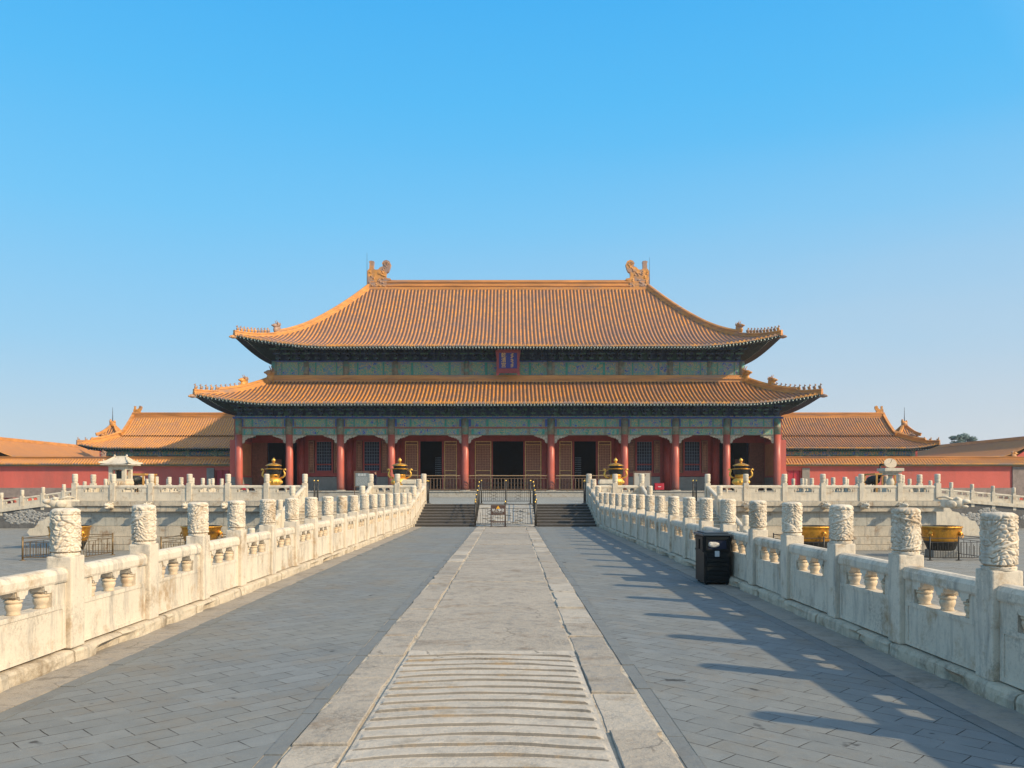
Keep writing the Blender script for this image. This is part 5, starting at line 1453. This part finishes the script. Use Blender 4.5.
# ------------------------------------------------------------------ litter bin
t = thing('litter_bin', 'black slatted metal litter bin standing against the right balustrade', 'bin', (3.80,14.85,0), R(0))
g = MB(); g.box(-.22,.24,-.33,.33,.04,.86,0,.006)
for i in range(6):
    z = .10+i*.078; g.box(-.17,.19,-.348,-.329,z,z+.058,0,.006)
g.build('bin_body', M_bin, t)
g = MB(); g.box(-.25,.27,-.37,.37,.86,.90,0,.012); g.box(-.20,.22,-.31,.31,.90,.925,0,.01); g.build('lid', simple('bin_lid_paint', (.03,.045,.06), .35, var=.2), t)
g = MB()
for a, b, c, d in ((-.19,.21,.79,.84),(-.19,.21,.60,.63),(-.19,-.15,.63,.79),(.17,.21,.63,.79)): g.box(a, b, -.352, -.330, c, d, 0, .004)
for a, b, c, d in ((-.30,.30,.79,.84),(-.30,.30,.58,.61),(-.30,-.25,.61,.79),(.0,.05,.61,.79)): g.box(-.238, -.2195, a, b, c, d, 0, .003)
g.build('slot_frame', M_bin, t)
g = MB(); g.box(-.15,.17,-.334,-.3302,.632,.788,0); g.build('slot', M_dark, t)
g = MB(); g.ell((-.05,-.338,.708),(.105,.022,.050)); g.ell((-.10,-.338,.715),(.05,.024,.045)); g.build('litter', M_binpale, t)
g = MB(); g.box(-.035,.045,-.356,-.349,.50,.60,0,.003); g.build('label_plate', M_label, t)
for a in (-.19,.17):
    for b in (-.3,.26): g = MB(); g.box(a, a+.04, b, b+.04, 0, .04, 0); g.build('foot', M_bin, t)

# ------------------------------------------------------------------ person by the information board
def person(x, y, z, rz):
    t = thing('person', 'person in dark navy clothes standing beside the grey information board, hands held in front', 'person', (x,y,z), rz)
    J = {'pel':((0,0,.93),.135),'abd':((0,0,1.10),.13),'ch':((0,-.01,1.30),.15),'nk':((0,0,1.49),.055),'hd':((0,-.02,1.56),.07)}
    V = []; E = []; Rr = []; idx = {}
    def add(n, p, r, par=None):
        idx[n] = len(V); V.append(p); Rr.append(r)
        if par: E.append((idx[par], idx[n]))
    add('pel',(0,0,.93),.13); add('abd',(0,0,1.1),.125,'pel'); add('ch',(0,-.01,1.32),.14,'abd'); add('nk',(0,0,1.47),.055,'ch')
    for s, n in ((-1,'l'),(1,'r')):
        add('sh'+n,(s*.17,0,1.40),.07,'ch'); add('el'+n,(s*.23,-.03,1.14),.05,'sh'+n); add('wr'+n,(s*.10,-.25,1.10),.038,'el'+n)
        add('hp'+n,(s*.09,0,.86),.10,'pel'); add('kn'+n,(s*.10,-.01,.48),.065,'hp'+n); add('an'+n,(s*.10,.02,.10),.05,'kn'+n); add('to'+n,(s*.11,-.14,.04),.04,'an'+n)
    me = bpy.data.meshes.new('clothed_body'); me.from_pydata(V, E, []); o = bpy.data.objects.new('body', me); S.collection.objects.link(o)
    sk = o.modifiers.new('s','SKIN'); 
    for i, d in enumerate(me.skin_vertices[0].data if me.skin_vertices else []): pass
    if not me.skin_vertices:
        bpy.context.view_layer.objects.active = o
    for i, d in enumerate(me.skin_vertices[0].data): d.radius = (Rr[i], Rr[i]*.85); d.use_root = (i == 0)
    ss = o.modifiers.new('u','SUBSURF'); ss.levels = 2; ss.render_levels = 2
    bpy.context.view_layer.update(); dg = bpy.context.evaluated_depsgraph_get(); m2 = bpy.data.meshes.new_from_object(o.evaluated_get(dg))
    o.modifiers.clear(); o.data = m2; m2.materials.clear(); m2.materials.append(M_navy); o.parent = t
    for p in m2.polygons: p.use_smooth = True
    g = MB(); g.ell((0,-.02,1.62),(.078,.095,.115),0,16,12); g.ell((0,-.115,1.61),(.014,.02,.022)); g.tube([(0,0,1.46),(0,-.01,1.56)],[.055,.05],10)
    for s in (-1,1): g.ell((s*.08,0,1.615),(.012,.02,.03)); g.ell((s*.03,-.108,1.64),(.012,.008,.008),1)
    h = g.build('head', [M_skin, M_hair], t)
    g = MB(); g.ell((0,.012,1.66),(.085,.098,.095),0,14,10); g.build('hair', M_hair, t)
    for s in (-1,1):
        g = MB(); g.ell((s*.075,-.29,1.10),(.035,.05,.022))
        for k in range(4): g.tube([(s*(.055+.017*k),-.32,1.10),(s*(.045+.015*k),-.36,1.095),(s*(.035+.013*k),-.375,1.075)], [.0095,.009,.007], 6)
        g.tube([(s*.045,-.28,1.11),(s*.02,-.31,1.12),(s*.005,-.335,1.12)],[.011,.01,.008],6)
        g.build('hand', M_skin, t)
    return t
try:
    person(-12.1, 75.9, ZP, R(-60))
except Exception as e:
    print('person failed', e)

# ------------------------------------------------------------------ far trees
def tree(x, y, h, lab, cw):
    t = thing('far_tree', lab, 'tree', (x,y,ZC))
    g = MB(); g.tube([(0,0,0),(.3,0,h*.4),(.0,0,h*.75)], [.5,.35,.15], 8)
    for i in range(7):
        a = random.uniform(0,6.28); g.tube([(0.2,0,h*(.35+.05*i)),(cw*.3*math.cos(a),cw*.3*math.sin(a),h*(.55+.05*i)),(cw*.55*math.cos(a),cw*.55*math.sin(a),h*(.68+.03*i))],[.2,.12,.05],6)
    g.build('trunk', M_bark, t)
    g = MB(); cl = [(random.uniform(-1,1)*cw*.75, random.uniform(-1,1)*cw*.75, h*random.uniform(.78,.95), random.uniform(.35,.6)*cw) for _ in range(16)]
    for c in cl:
        for i in range(170):
            d = Vector((random.gauss(0,1),random.gauss(0,1),random.gauss(0,1))).normalized()*c[3]*random.uniform(.45,1.05); p = Vector(c[:3])+Vector((d.x,d.y,d.z*.7))
            u = Vector((random.gauss(0,1),random.gauss(0,1),random.gauss(0,1))).normalized()*random.uniform(.12,.26); v = u.orthogonal().normalized()*random.uniform(.1,.22)
            g.add([p-u,p+v,p+u,p-v], [(0,1,2,3)])
    g.build('crown', M_leaf, t, recalc=False)
tree(104.9, 195, 15.9, 'leafy tree beyond the right gallery roof, nearer the hall', 1.5)
tree(109.4, 198, 16.4, 'taller leafy tree beyond the right gallery roof, nearer the frame edge', 2.1)
tree(-108.8, 198, 13.4, 'low tree top showing above the left gallery roof', 2.2)

# ------------------------------------------------------------------ thin morning haze
m = bpy.data.materials.new('haze_air'); m.use_nodes = True; t = m.node_tree
for n in list(t.nodes):
    if n.type == 'BSDF_PRINCIPLED': t.nodes.remove(n)
v = t.nodes.new('ShaderNodeVolumePrincipled'); v.inputs['Color'].default_value = (.93,.96,1.0,1); v.inputs['Density'].default_value = .00028; v.inputs['Anisotropy'].default_value = .2
t.links.new(v.outputs[0], t.nodes['Material Output'].inputs['Volume'])
g = MB(); g.box(-255, 255, -65, 425, ZC-1.2, 30, 0)
tag(g.build('haze', m), kind='stuff')
